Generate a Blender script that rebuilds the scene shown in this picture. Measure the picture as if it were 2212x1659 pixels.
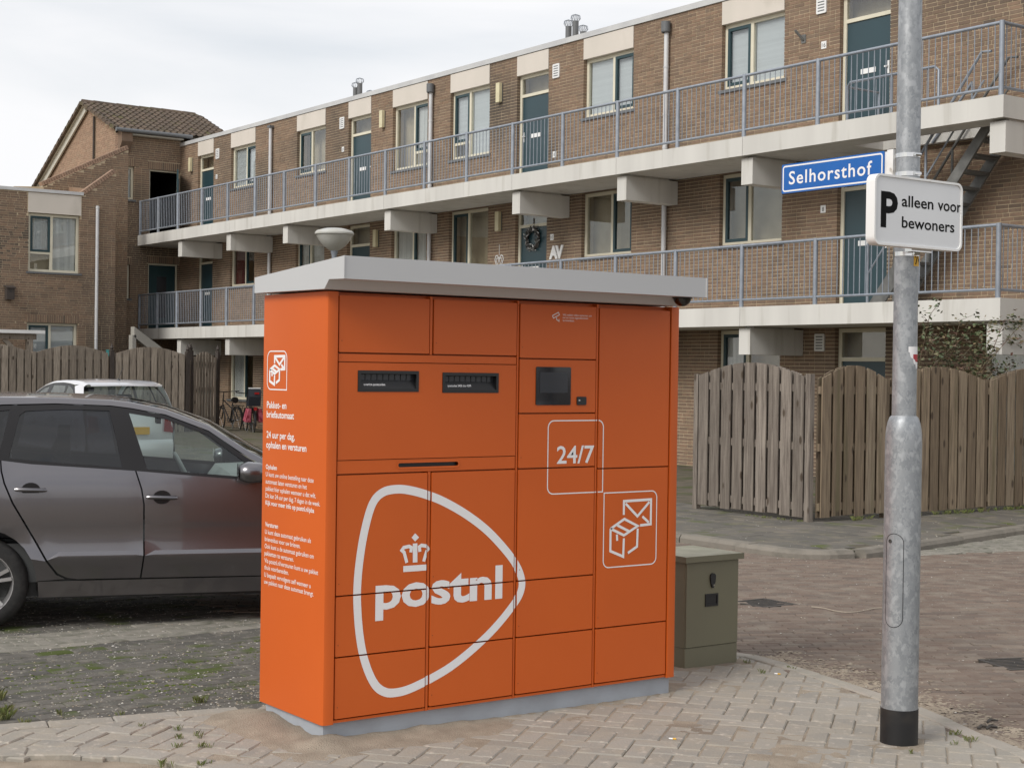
import bpy, bmesh, math, random
from mathutils import Vector, Matrix, noise
from mathutils.geometry import delaunay_2d_cdt
random.seed(7)
R=math.radians
for o in list(bpy.data.objects): bpy.data.objects.remove(o)
SC=bpy.context.scene; COL=SC.collection
# ---------------------------------------------------------------- camera
# world: x runs along the locker front (right, away), y along the block of flats (left, away)
FPX=3322.26; YAW=.6252; PITCH=-.0087; ROLL=-.0136; EYE=1.7
fw=Vector((math.sin(YAW)*math.cos(PITCH),math.cos(YAW)*math.cos(PITCH),math.sin(PITCH)))
rt0=Vector((math.cos(YAW),-math.sin(YAW),0)); dn0=fw.cross(rt0)
rt=rt0*math.cos(ROLL)+dn0*math.sin(ROLL); dn=dn0*math.cos(ROLL)-rt0*math.sin(ROLL)
cam=bpy.data.cameras.new('camera'); cam.sensor_width=36; cam.lens=36*FPX/2212; cam.clip_start=.1; cam.clip_end=2000
co=bpy.data.objects.new('camera',cam); COL.objects.link(co)
mw=Matrix((rt,-dn,-fw)).transposed().to_4x4(); mw.translation=(0,0,EYE); co.matrix_world=mw
SC.camera=co
CP=Vector((0,0,EYE))
def ray(u,v): return fw+rt*((u-1106)/FPX)+dn*((v-829.3)/FPX)      # pixel of the 2212-wide photograph -> direction
def onp(ax,val,u,v):
    w=ray(u,v); return CP+w*((val-CP[ax])/w[ax])
def onx(u,v,x): return onp(0,x,u,v)
def ony(u,v,y): return onp(1,y,u,v)
def onz(u,v,z=0): return onp(2,z,u,v)
def proj(p):
    q=Vector(p)-CP; d=q.dot(fw); return (1106+FPX*q.dot(rt)/d,829.3+FPX*q.dot(dn)/d,d)
# ---------------------------------------------------------------- light
SUN_AZ=Vector((-.98,-.17)).normalized(); SUN_EL=R(38)
sun=bpy.data.lights.new('sun','SUN'); sun.energy=2.1; sun.angle=R(24); sun.color=(1,.965,.91)
so=bpy.data.objects.new('sun',sun); COL.objects.link(so)
sdir=Vector((SUN_AZ.x*math.cos(SUN_EL),SUN_AZ.y*math.cos(SUN_EL),math.sin(SUN_EL)))
so.rotation_euler=sdir.to_track_quat('Z','Y').to_euler(); so.location=(-5,-5,20)
W=bpy.data.worlds.new('World'); SC.world=W; W.use_nodes=True
nt=W.node_tree; nt.nodes.clear(); N=nt.nodes.new; L=nt.links.new
out=N('ShaderNodeOutputWorld'); bg=N('ShaderNodeBackground'); bg.inputs[1].default_value=.1
sky=N('ShaderNodeTexSky'); sky.sky_type='NISHITA'; sky.sun_disc=False; sky.sun_elevation=SUN_EL
sky.sun_rotation=math.atan2(SUN_AZ.x,SUN_AZ.y); sky.air_density=1.2; sky.dust_density=1.5
tc=N('ShaderNodeTexCoord'); mp=N('ShaderNodeMapping'); mp.inputs['Scale'].default_value=(1.2,1.2,4.5); mp.inputs['Rotation'].default_value=(.12,.05,.6); mp.inputs['Location'].default_value=(.35,.1,.2)
nz=N('ShaderNodeTexNoise'); nz.inputs['Scale'].default_value=1.25; nz.inputs['Detail'].default_value=7; nz.inputs['Roughness'].default_value=.5; nz.inputs['Distortion'].default_value=.35
cr=N('ShaderNodeValToRGB'); cr.color_ramp.elements[0].position=.40; cr.color_ramp.elements[0].color=(.60,.60,.60,1); cr.color_ramp.elements[1].position=.58; cr.color_ramp.elements[1].color=(.97,.97,.97,1)
mx=N('ShaderNodeMix'); mx.data_type='RGBA'; mx.inputs[7].default_value=(9.3,9.3,9.45,1)
L(tc.outputs['Generated'],mp.inputs[0]); L(mp.outputs[0],nz.inputs[0]); L(nz.outputs[0],cr.inputs[0]); L(cr.outputs[0],mx.inputs[0])
L(sky.outputs[0],mx.inputs[6]); L(mx.outputs[2],bg.inputs[0]); L(bg.outputs[0],out.inputs[0])
SC.view_settings.view_transform='Standard'; SC.view_settings.look='None'; SC.view_settings.exposure=.10; SC.view_settings.gamma=1
SC.render.engine='CYCLES'
# ---------------------------------------------------------------- materials
MT={}
def mat(name,c1,c2=None,scale=6,rough=.6,metal=0,bump=0,bscale=60,rnd=0,cols=None,coat=0,spec=.5,stretch=(1,1,1),detail=5,lo=.35,hi=.65,c3=None,scale3=1.3,lo3=.5,hi3=.62,voro=0,knots=0):
    m=bpy.data.materials.new(name); m.use_nodes=True; t=m.node_tree; b=t.nodes['Principled BSDF']; n=t.nodes.new; l=t.links.new
    b.inputs['Roughness'].default_value=rough; b.inputs['Metallic'].default_value=metal; b.inputs['Specular IOR Level'].default_value=spec
    if coat: b.inputs['Coat Weight'].default_value=coat; b.inputs['Coat Roughness'].default_value=.04
    tc=n('ShaderNodeTexCoord'); oi=n('ShaderNodeObjectInfo'); ge=n('ShaderNodeNewGeometry')
    ad=n('ShaderNodeVectorMath'); ad.operation='ADD'; sc=n('ShaderNodeVectorMath'); sc.operation='SCALE'; sc.inputs['Scale'].default_value=57.0
    cm=n('ShaderNodeCombineXYZ'); l(oi.outputs['Random'],cm.inputs[0]); l(oi.outputs['Random'],cm.inputs[1]); l(cm.outputs[0],sc.inputs[0])
    l(tc.outputs['Object'],ad.inputs[0]); l(sc.outputs[0],ad.inputs[1])
    mp=n('ShaderNodeMapping'); mp.inputs['Scale'].default_value=stretch; l(ad.outputs[0],mp.inputs[0])
    def nf(s,a,z,d=detail):
        q=n('ShaderNodeTexNoise'); q.inputs['Scale'].default_value=s; q.inputs['Detail'].default_value=d; l(mp.outputs[0],q.inputs[0])
        r=n('ShaderNodeMapRange'); r.inputs[1].default_value=a; r.inputs[2].default_value=z; l(q.outputs[0],r.inputs[0]); return r.outputs[0],q
    def mixc(f,a,bb):
        x=n('ShaderNodeMix'); x.data_type='RGBA'
        l(f,x.inputs[0])
        for i,c in ((6,a),(7,bb)):
            if isinstance(c,tuple): x.inputs[i].default_value=(*c,1)
            else: l(c,x.inputs[i])
        return x.outputs[2]
    col=c1; rv=None
    if rnd or cols:
        a=n('ShaderNodeMath'); a.operation='ADD'; l(oi.outputs['Random'],a.inputs[0]); l(ge.outputs['Random Per Island'],a.inputs[1])
        f=n('ShaderNodeMath'); f.operation='FRACT'; l(a.outputs[0],f.inputs[0]); rv=f.outputs[0]
    if cols:
        rp=n('ShaderNodeValToRGB'); rp.color_ramp.interpolation='LINEAR'; e=rp.color_ramp.elements
        e[0].position=0; e[0].color=(*cols[0],1); e[1].position=1; e[1].color=(*cols[-1],1)
        for i,c in enumerate(cols[1:-1],1): q=e.new(i/(len(cols)-1)); q.color=(*c,1)
        l(rv,rp.inputs[0]); col=rp.outputs[0]
    if c2:
        if voro:
            v=n('ShaderNodeTexVoronoi'); v.inputs['Scale'].default_value=voro
            dq=n('ShaderNodeTexNoise'); dq.inputs['Scale'].default_value=voro*1.5; l(mp.outputs[0],dq.inputs[0])
            da=n('ShaderNodeMixRGB'); da.inputs[0].default_value=.06; l(mp.outputs[0],da.inputs[1]); l(dq.outputs[1],da.inputs[2]); l(da.outputs[0],v.inputs['Vector'])
            s2=n('ShaderNodeSeparateColor'); l(v.outputs['Color'],s2.inputs[0]); fac=s2.outputs[0]
        else: fac,_=nf(scale,lo,hi)
        col=mixc(fac,col,c2)
    if c3:
        fac,_=nf(scale3,lo3,hi3); col=mixc(fac,col,c3)
    if knots:
        kv=n('ShaderNodeTexVoronoi'); kv.inputs['Scale'].default_value=4.2; km=n('ShaderNodeMapping'); km.inputs['Scale'].default_value=(1.5,1.5,.62); l(ad.outputs[0],km.inputs[0]); l(km.outputs[0],kv.inputs['Vector'])
        kr=n('ShaderNodeMapRange'); kr.inputs[1].default_value=.16; kr.inputs[2].default_value=.09; l(kv.outputs['Distance'],kr.inputs[0]); col=mixc(kr.outputs[0],col,(.085,.065,.048))
    if rnd:
        mm=n('ShaderNodeMapRange'); mm.inputs[3].default_value=1-rnd; mm.inputs[4].default_value=1+rnd; l(rv,mm.inputs[0])
        hs=n('ShaderNodeHueSaturation'); l(mm.outputs[0],hs.inputs['Value'])
        if isinstance(col,tuple): hs.inputs['Color'].default_value=(*col,1)
        else: l(col,hs.inputs['Color'])
        col=hs.outputs[0]
    if isinstance(col,tuple): b.inputs['Base Color'].default_value=(*col,1)
    else: l(col,b.inputs['Base Color'])
    if bump:
        q=n('ShaderNodeTexNoise'); q.inputs['Scale'].default_value=bscale; q.inputs['Detail'].default_value=4; l(mp.outputs[0],q.inputs[0])
        bp=n('ShaderNodeBump'); bp.inputs['Strength'].default_value=bump; bp.inputs['Distance'].default_value=.01; l(q.outputs[0],bp.inputs['Height']); l(bp.outputs[0],b.inputs['Normal'])
    MT[name]=m; return m
def glass(name,tint=(.9,.93,.92),f0=.08,rough=.01):
    m=bpy.data.materials.new(name); m.use_nodes=True; t=m.node_tree; t.nodes.clear(); n=t.nodes.new; l=t.links.new
    o=n('ShaderNodeOutputMaterial'); x=n('ShaderNodeMixShader'); tr=n('ShaderNodeBsdfTransparent'); g=n('ShaderNodeBsdfGlossy'); w=n('ShaderNodeLayerWeight'); w.inputs[0].default_value=.5
    tr.inputs[0].default_value=(*tint,1); g.inputs['Roughness'].default_value=rough
    p=n('ShaderNodeMath'); p.operation='POWER'; p.inputs[1].default_value=4.5; l(w.outputs['Facing'],p.inputs[0])
    q=n('ShaderNodeMath'); q.operation='MULTIPLY_ADD'; q.inputs[1].default_value=1-f0; q.inputs[2].default_value=f0; l(p.outputs[0],q.inputs[0])
    l(q.outputs[0],x.inputs[0]); l(tr.outputs[0],x.inputs[1]); l(g.outputs[0],x.inputs[2]); l(x.outputs[0],o.inputs[0]); MT[name]=m
mat('brick',None,cols=[(.235,.158,.11),(.195,.138,.10),(.265,.176,.12),(.215,.158,.115),(.275,.185,.128),(.185,.132,.096)],c2=(.17,.127,.098),scale=14,lo=.45,hi=.85,rough=.9,spec=.2,c3=(.10,.083,.068),scale3=.35,lo3=.52,hi3=.72)
mat('brick_pale_lit',None,cols=[(.33,.215,.155),(.275,.185,.135),(.365,.24,.172),(.30,.212,.152)],c2=(.25,.175,.13),scale=14,lo=.45,hi=.85,rough=.9,spec=.2)  # paler copy of brick: the gable's sunlit look is put into the colour
mat('mortar',(.56,.455,.32),(.45,.365,.25),scale=3,rough=.95,spec=.1,bump=.3,bscale=90)
mat('concrete',(.65,.635,.595),(.57,.555,.52),scale=1.2,rough=.85,spec=.25,bump=.12,bscale=40,c3=(.40,.38,.33),scale3=3.2,lo3=.58,hi3=.85,stretch=(1.6,1.6,.16))
mat('concrete_dark',(.36,.345,.31),(.29,.28,.25),scale=2.5,rough=.9,spec=.2,bump=.15,bscale=40)
mat('cream',(.70,.655,.52),(.64,.60,.47),scale=4,rough=.45)
mat('panel',(.66,.60,.53),(.61,.56,.49),scale=1.5,rough=.5,c3=(.47,.43,.36),scale3=1.1,lo3=.62,hi3=.8,stretch=(1,1,.5))
mat('sash',(.018,.05,.058),rough=.35)
mat('door_teal',(.020,.052,.064),(.018,.046,.057),scale=1,rough=.32,spec=.6)
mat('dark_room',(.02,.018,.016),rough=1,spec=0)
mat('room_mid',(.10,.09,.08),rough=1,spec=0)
mat('blind',(.72,.73,.74),(.62,.63,.64),scale=1,stretch=(.05,.05,22),lo=.3,hi=.7,rough=.7)
mat('curtain',(.84,.82,.79),(.58,.57,.55),scale=16,stretch=(1,1,.03),lo=.3,hi=.7,rough=.9)
mat('red_curtain',(.18,.03,.03),(.09,.02,.02),scale=16,stretch=(1,1,.03),rough=.9)
mat('zinc',(.60,.60,.59),(.52,.52,.52),scale=2,rough=.5,metal=.2)
mat('pipe_white',(.62,.62,.62),(.54,.54,.55),scale=3,rough=.4,metal=.15)
mat('pipe_dark',(.13,.135,.14),rough=.5)
mat('white',(.80,.80,.79),(.74,.74,.73),scale=5,rough=.4)
mat('lampglass',(.70,.64,.42),(.60,.54,.35),scale=4,rough=.35)
mat('galv_rail',(.33,.36,.405),(.265,.295,.34),scale=9,rough=.5,metal=.35,rnd=.08)
mat('galv',(.35,.365,.38),(.25,.265,.28),voro=46,rough=.45,metal=.4,c3=(.40,.415,.43),scale3=26,lo3=.54,hi3=.64,bump=.05,bscale=30,stretch=(1,1,.7))
mat('steel_dark',(.20,.20,.19),(.13,.13,.125),scale=6,rough=.6,metal=.3)
mat('black',(.010,.010,.011),(.045,.038,.031),scale=7,lo=.5,hi=.85,rough=.5)
mat('black_plastic',(.016,.016,.017),rough=.38)
mat('screen',(.012,.013,.016),rough=.08,spec=.7)
mat('display',(.035,.038,.045),rough=.15)
mat('orange',(.60,.112,.013),(.565,.103,.012),scale=1.2,rough=.42,spec=.4,bump=.012,bscale=500)
mat('orange_in',(.22,.04,.008),rough=.6)
mat('print_white',(.80,.79,.79),rough=.5)
mat('print_black',(.006,.006,.006),rough=.7,spec=.12)
mat('print_red',(.40,.02,.03),rough=.5)
mat('roof_grey',(.50,.505,.51),(.485,.49,.495),scale=1,rough=.4,spec=.4)
mat('plinth',(.36,.39,.43),(.31,.33,.36),scale=6,rough=.7)
mat('cab_green',(.165,.155,.10),(.15,.14,.092),scale=2,rough=.45,bump=.03,bscale=300)
mat('cab_top',(.40,.385,.29),(.29,.28,.20),scale=7,rough=.6)
mat('sign_white',(.72,.73,.74),(.68,.69,.70),scale=3,rough=.35)
mat('sign_frame',(.80,.795,.78),(.70,.68,.64),scale=9,lo=.5,hi=.8,rough=.35,c3=(.35,.31,.25),scale3=14,lo3=.66,hi3=.74)
mat('sign_blue',(.002,.115,.43),(.003,.10,.38),scale=3,rough=.3)
mat('yellow',(.72,.40,.02),rough=.5)
mat('sand',(.365,.31,.245),(.285,.24,.188),scale=9,rough=.95,spec=.1,bump=.8,bscale=140,c3=(.24,.20,.16),scale3=2.3,lo3=.5,hi3=.7)
mat('paver',None,cols=[(.29,.268,.236),(.325,.302,.265),(.258,.24,.213),(.308,.283,.243),(.345,.319,.28)],c2=(.34,.302,.248),scale=7,lo=.42,hi=.72,rough=.85,spec=.25,bump=.35,bscale=70,c3=(.46,.41,.35),scale3=22,lo3=.58,hi3=.72)
mat('kerb',None,cols=[(.36,.33,.28),(.41,.37,.32),(.33,.30,.26)],c2=(.25,.235,.20),scale=6,lo=.45,hi=.8,rough=.9,spec=.2,bump=.4,bscale=60)
mat('kerb_far',None,cols=[(.20,.182,.155),(.235,.212,.18),(.18,.165,.142)],c2=(.14,.13,.11),scale=6,lo=.45,hi=.8,rough=.9,spec=.2,bump=.4,bscale=60)
mat('road_brick',None,cols=[(.185,.142,.115),(.16,.122,.10),(.21,.162,.13),(.178,.145,.12),(.145,.115,.097)],c2=(.24,.205,.168),scale=5,lo=.48,hi=.75,rough=.9,spec=.2,bump=.4,bscale=70)
mat('dark_paver',None,cols=[(.118,.112,.10),(.098,.093,.084),(.143,.133,.117),(.11,.105,.092)],c2=(.205,.19,.163),scale=11,lo=.5,hi=.75,rough=.95,spec=.2,bump=.6,bscale=60,c3=(.075,.095,.028),scale3=3.1,lo3=.54,hi3=.68)
mat('pale_paver',None,cols=[(.24,.225,.195),(.28,.26,.225),(.21,.20,.172)],c2=(.13,.13,.10),scale=9,lo=.45,hi=.75,rough=.95,spec=.2,bump=.5,bscale=60)
mat('far_paver',None,cols=[(.145,.135,.118),(.12,.113,.10),(.165,.15,.13)],c2=(.21,.185,.14),scale=4,lo=.5,hi=.75,rough=.95,spec=.2,bump=.4,bscale=50,c3=(.10,.115,.045),scale3=1.6,lo3=.56,hi3=.7)
mat('earth',(.16,.135,.105),(.11,.10,.08),scale=5,rough=1,spec=.1,bump=.5,bscale=80,c3=(.075,.09,.035),scale3=1.5,lo3=.5,hi3=.7)
mat('far_ground',(.17,.135,.115),(.13,.108,.093),scale=1.3,rough=.95,spec=.15,bump=.3,bscale=30,c3=(.20,.175,.14),scale3=.5)
mat('pebble',None,cols=[(.42,.38,.30),(.30,.28,.24),(.52,.50,.46),(.20,.18,.15),(.38,.30,.20)],rough=.9)
mat('moss',None,cols=[(.085,.12,.018),(.06,.085,.015),(.12,.14,.03)],rough=1,spec=.1)
mat('grass',None,cols=[(.10,.14,.03),(.14,.165,.045),(.20,.18,.08)],rough=.8)
mat('wood_grey',None,cols=[(.225,.193,.163),(.19,.162,.137),(.255,.22,.188),(.21,.184,.158)],c2=(.135,.113,.095),knots=1,scale=4,stretch=(14,14,.9),lo=.38,hi=.66,rough=.85,spec=.2,bump=.5,bscale=20,rnd=.16,c3=(.33,.285,.24),scale3=1.6,lo3=.5,hi3=.8)
mat('wood_brown',None,cols=[(.27,.205,.14),(.225,.173,.12),(.30,.232,.16),(.25,.205,.15)],c2=(.16,.123,.088),knots=1,scale=4,stretch=(14,14,.7),lo=.38,hi=.66,rough=.85,spec=.2,bump=.5,bscale=20,rnd=.18,c3=(.12,.11,.06),scale3=.6,lo3=.55,hi3=.8)
mat('wood_far',None,cols=[(.33,.278,.225),(.28,.238,.193),(.37,.315,.258),(.31,.265,.216)],c2=(.19,.16,.13),knots=1,scale=4,stretch=(12,12,.9),lo=.38,hi=.68,rough=.85,spec=.2,rnd=.18)
mat('wood_dark',(.045,.035,.03),(.06,.048,.04),scale=8,rough=.7)
mat('tile',None,cols=[(.125,.094,.07),(.105,.08,.062),(.15,.11,.082),(.112,.09,.068)],c2=(.08,.066,.054),scale=5,lo=.45,hi=.8,rough=.85,spec=.25,c3=(.10,.095,.035),scale3=1.2,lo3=.55,hi3=.75)
mat('soffit',(.50,.48,.42),rough=.8)
mat('car_grey',(.165,.158,.168),rough=.30,metal=.88,coat=1,spec=.5)
mat('car_white',(.72,.72,.74),rough=.3,metal=.25,coat=1)
mat('car_dark',(.03,.033,.04),rough=.3,metal=.5,coat=1)
mat('trim',(.012,.011,.012),rough=.4,spec=.35)
mat('interior',(.06,.062,.062),rough=.8)
mat('interior_light',(.34,.35,.34),rough=.8)
mat('rubber',(.016,.016,.016),(.028,.027,.026),scale=30,rough=.75)
mat('rim',(.55,.54,.54),rough=.3,metal=.75)
mat('lens_red',(.30,.012,.012),rough=.15,coat=.6)
mat('chrome',(.7,.7,.7),rough=.15,metal=1)
glass('pane',(.90,.92,.92),.10); glass('car_glass',(.70,.77,.75),.07); glass('car_glass_dark',(.13,.135,.15),.07); glass('dome',(.10,.06,.05),.08)
mat('bowl',(.50,.50,.47),(.44,.43,.38),scale=5,rough=.3)
mat('leaf',None,cols=[(.075,.11,.05),(.10,.13,.055),(.17,.12,.06),(.09,.125,.07),(.15,.07,.05)],rough=.6)
mat('stem',(.09,.075,.04),(.13,.07,.05),scale=8,rough=.8)
mat('pink',(.42,.10,.14),(.20,.01,.025),scale=12,lo=.45,hi=.6,rough=.6)
mat('navy',(.018,.022,.03),rough=.5)
mat('iron',(.045,.042,.04),(.07,.06,.05),scale=20,rough=.8)
mat('cord',(.42,.36,.29),rough=.9)
mat('teal_pot',(.05,.24,.24),rough=.6)
# ---------------------------------------------------------------- mesh helpers
OFF={}
def off(o): return OFF.get(o.name,Vector((0,0,0))) if o else Vector((0,0,0))
class MB:
    def __init__(s): s.v=[];s.f=[];s.mi=[];s.cur=0
    def add(s,vs,fs):
        n=len(s.v); s.v+=[tuple(p) for p in vs]; s.f+=[tuple(i+n for i in f) for f in fs]; s.mi+=[s.cur]*len(fs); return s
    def box(s,a,b):
        x0,y0,z0=[min(p,q) for p,q in zip(a,b)]; x1,y1,z1=[max(p,q) for p,q in zip(a,b)]
        return s.add([(x0,y0,z0),(x1,y0,z0),(x1,y1,z0),(x0,y1,z0),(x0,y0,z1),(x1,y0,z1),(x1,y1,z1),(x0,y1,z1)],[(0,3,2,1),(4,5,6,7),(0,1,5,4),(1,2,6,5),(2,3,7,6),(3,0,4,7)])
    def bar(s,p,q,w,h,up=(0,0,1)):
        p=Vector(p);q=Vector(q);d=(q-p).normalized();u=Vector(up); r=d.cross(u)
        if r.length<1e-4: r=d.cross(Vector((1,0,0)))
        r.normalize();u=r.cross(d)
        vs=[c+r*(a*w/2)+u*(b*h/2) for c in (p,q) for a,b in ((-1,-1),(1,-1),(1,1),(-1,1))]
        return s.add(vs,[(0,3,2,1),(4,5,6,7),(0,1,5,4),(1,2,6,5),(2,3,7,6),(3,0,4,7)])
    def tube(s,pts,r,n=8,cap=True):
        pts=[Vector(p) for p in pts]; rs=r if isinstance(r,(list,tuple)) else [r]*len(pts); vs=[];fs=[]
        ref=None
        for i,p in enumerate(pts):
            d=(pts[min(i+1,len(pts)-1)]-pts[max(i-1,0)]).normalized()
            if ref is None:
                ref=d.cross(Vector((0,0,1)));
                if ref.length<1e-3: ref=d.cross(Vector((1,0,0)))
            a=(ref-d*ref.dot(d)).normalized(); ref=a; b=d.cross(a)
            vs+=[p+(a*math.cos(2*math.pi*k/n)+b*math.sin(2*math.pi*k/n))*rs[i] for k in range(n)]
        for i in range(len(pts)-1):
            for k in range(n): fs.append((i*n+k,i*n+(k+1)%n,(i+1)*n+(k+1)%n,(i+1)*n+k))
        if cap: fs.append(tuple(range(n))[::-1]); fs.append(tuple((len(pts)-1)*n+k for k in range(n)))
        return s.add(vs,fs)
    def lathe(s,prof,c=(0,0,0),n=24,ax='z',close=False):
        vs=[];fs=[];m=len(prof)
        for r,h in prof:
            for k in range(n):
                a=2*math.pi*k/n; x,y=r*math.cos(a),r*math.sin(a)
                p={'z':(x,y,h),'y':(x,h,y),'x':(h,x,y)}[ax]; vs.append((p[0]+c[0],p[1]+c[1],p[2]+c[2]))
        for i in range(m-1 if not close else m):
            j=(i+1)%m
            for k in range(n): fs.append((i*n+k,i*n+(k+1)%n,j*n+(k+1)%n,j*n+k))
        return s.add(vs,fs)
    def prism(s,poly,f0,f1):
        n=len(poly); return s.add([f0(*p) for p in poly]+[f1(*p) for p in poly],[tuple(range(n))[::-1],tuple(range(n,2*n))]+[(i,(i+1)%n,n+(i+1)%n,n+i) for i in range(n)])
    def build(s,name,m,par=None,world=True,smooth=False,kind=None,loc=None):
        me=bpy.data.meshes.new(name); d=off(par) if world else Vector((0,0,0))
        me.from_pydata([(x-d.x,y-d.y,z-d.z) for x,y,z in s.v],[],s.f)
        for q in ([m] if isinstance(m,str) else m): me.materials.append(MT[q])
        if any(s.mi): me.polygons.foreach_set('material_index',s.mi)
        bm=bmesh.new(); bm.from_mesh(me); bmesh.ops.recalc_face_normals(bm,faces=bm.faces); bm.to_mesh(me); bm.free()
        if smooth:
            me.polygons.foreach_set('use_smooth',[True]*len(me.polygons))
            me.set_sharp_from_angle(angle=R(smooth if smooth is not True else 40))
        o=bpy.data.objects.new(name,me); COL.objects.link(o)
        if par: o.parent=par; OFF[o.name]=d
        if loc: o.location=loc
        if kind: o['kind']=kind
        return o
def tag(o,label,cat,group=None):
    o['label']=label;o['category']=cat
    if group:o['group']=group
    return o
def thing(name,label,cat,loc=(0,0,0),rz=0,group=None):
    o=bpy.data.objects.new(name,None); COL.objects.link(o); o.location=loc; o.rotation_euler=(0,0,rz); o.empty_display_size=.2
    OFF[o.name]=Vector(loc); return tag(o,label,cat,group)
def inst(name,me,par,loc,rz=0,world=True,rot=None,scale=None):
    o=bpy.data.objects.new(name,me); COL.objects.link(o); d=off(par) if (par and world) else Vector((0,0,0))
    o.location=Vector(loc)-d; o.rotation_euler=rot or (0,0,rz)
    if scale:o.scale=scale
    if par:o.parent=par
    return o
def boxes(name,m,par,*bs,**k):
    b=MB()
    for p,q in bs:b.box(p,q)
    return b.build(name,m,par,**k)
# flat print: text and strokes mapped on a plane
def text2d(s,size=1,bold=0,sp=1):
    cu=bpy.data.curves.new('t','FONT'); cu.body=s; cu.size=size; cu.offset=bold*size; cu.resolution_u=3; cu.space_character=sp
    o=bpy.data.objects.new('t',cu); COL.objects.link(o); bpy.context.view_layer.update()
    me=o.evaluated_get(bpy.context.evaluated_depsgraph_get()).to_mesh(); vs=[(v.co.x,v.co.y) for v in me.vertices]; fs=[tuple(p.vertices) for p in me.polygons]
    o.to_mesh_clear(); bpy.data.objects.remove(o); bpy.data.curves.remove(cu); return vs,fs
def put_text(mb,s,orig,right,up,capw=None,size=.03,bold=0,caph=None,sp=1):
    vs,fs=text2d(s,1,bold,sp); x0=min(v[0] for v in vs); x1=max(v[0] for v in vs)
    sy=size/.72 if caph is None else caph/max(v[1] for v in vs)          # size = cap height
    sx=(capw/(x1-x0)) if capw else sy
    orig=Vector(orig);right=Vector(right);up=Vector(up)
    mb.add([orig+right*((x-x0)*sx)+up*(y*sy) for x,y in vs],fs)
def ribbon(mb,pts,w,fn,closed=False):
    P=[Vector((p[0],p[1])) for p in pts]; n=len(P); Lf=[];Rt=[]
    for i,p in enumerate(P):
        a=P[(i-1)%n] if (closed or i>0) else None; b=P[(i+1)%n] if (closed or i<n-1) else None
        d1=(p-a).normalized() if a is not None else None; d2=(b-p).normalized() if b is not None else None
        if d1 is None:d1=d2
        if d2 is None:d2=d1
        n1=Vector((-d1.y,d1.x)); n2=Vector((-d2.y,d2.x)); m=(n1+n2)
        m=m.normalized() if m.length>1e-5 else n1; k=min(1/max(.3,m.dot(n1)),2.2)
        Lf.append(p+m*(w/2*k)); Rt.append(p-m*(w/2*k))
    vs=[fn(*q) for q in Lf]+[fn(*q) for q in Rt]; fs=[]
    for i in range(n if closed else n-1): j=(i+1)%n; fs.append((i,j,n+j,n+i))
    mb.add(vs,fs)
def rrect(x0,y0,x1,y1,r,seg=6,corners=(1,1,1,1)):
    pts=[]
    for (cx,cy,a,c) in ((x1-r,y1-r,0,corners[0]),(x0+r,y1-r,90,corners[1]),(x0+r,y0+r,180,corners[2]),(x1-r,y0+r,270,corners[3])):
        if not c: pts.append((cx+(r if a in(0,270) else -r),cy+(r if a in (0,90) else -r))); continue
        for k in range(seg+1): t=R(a+90*k/seg); pts.append((cx+r*math.cos(t),cy+r*math.sin(t)))
    return pts
def inside(p,poly):
    x,y=p;c=False;j=len(poly)-1
    for i in range(len(poly)):
        xi,yi=poly[i];xj,yj=poly[j]
        if (yi>y)!=(yj>y) and x<(xj-xi)*(y-yi)/(yj-yi)+xi:c=not c
        j=i
    return c
def smoothline(pts,n=4,closed=False):
    P=[Vector(p) for p in pts];o=[];m=len(P)
    for i in range(m if closed else m-1):
        if closed:a,b,c,d=P[(i-1)%m],P[i],P[(i+1)%m],P[(i+2)%m]
        else:a,b,c,d=P[max(i-1,0)],P[i],P[i+1],P[min(i+2,m-1)]
        for k in range(n):
            t=k/n;o.append(.5*((2*b)+(c-a)*t+(2*a-5*b+4*c-d)*t*t+(3*b-a-3*c+d)*t**3))
    if not closed:o.append(P[-1])
    return o
def inframe(p,m=12):
    u,v,d=proj(p); return d>0 and -m<u<2212+m and -m<v<1659+m
# ================================================================ ground
def sheet(name,m,poly,z,kind='structure'):
    o=MB().add([(x,y,z) for x,y in poly],[tuple(range(len(poly)))]).build(name,m); o['kind']=kind; return o
sheet('ground','far_ground',[(-400,-400),(400,-400),(400,400),(-400,400)],-.05)
P1R=[(6.02,7.30),(6.42,7.05),(6.57,6.70),(6.54,6.29),(6.45,5.85),(6.35,5.44),(6.23,5.03),(6.07,4.63),(5.94,4.25),(5.70,3.70),(5.35,3.1),(4.9,2.5)]
P1L=[(1.0,7.50),(2.28,7.205),(2.68,7.10),(3.11,7.0),(3.47,6.93),(4.3,6.95),(5.2,7.15),(6.02,7.30)]
P1A=[(1.0,7.05),(1.7,6.9),(2.13,6.74),(2.39,6.60),(2.63,6.39),(2.77,6.14),(2.86,5.95),(2.98,5.5),(3.0,4.9),(2.9,4.2),(2.6,3.4),(2.2,2.5)]
P1=P1L+P1R[1:]+P1A[::-1]
KL=[(10.50,60),(10.50,30),(10.50,20),(10.50,12.5),(10.48,10.6),(10.56,10.05),(10.78,9.82),(11.1,9.77),(11.6,9.82),(14.5,10.38),(20,11.4),(30,13.2)]
FARP=KL+[(60,20),(60,60)]
road=sheet('road','earth',[(4.6,-6),(40,-6),(40,14),(11,60),(4.6,60)],-.022)
park=sheet('parking_area','earth',[(-30,2),(4.6,2),(4.6,60),(-30,60)],-.024)
pav=sheet('pavement','sand',P1,-.019)
sheet('sandy_strip','sand',[(-6,1),(2.3,1),(2.7,3.4),(3.05,4.9),(2.9,6.0),(2.6,6.5),(2.1,6.83),(1.0,7.2),(-6,8)],-.021)
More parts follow.
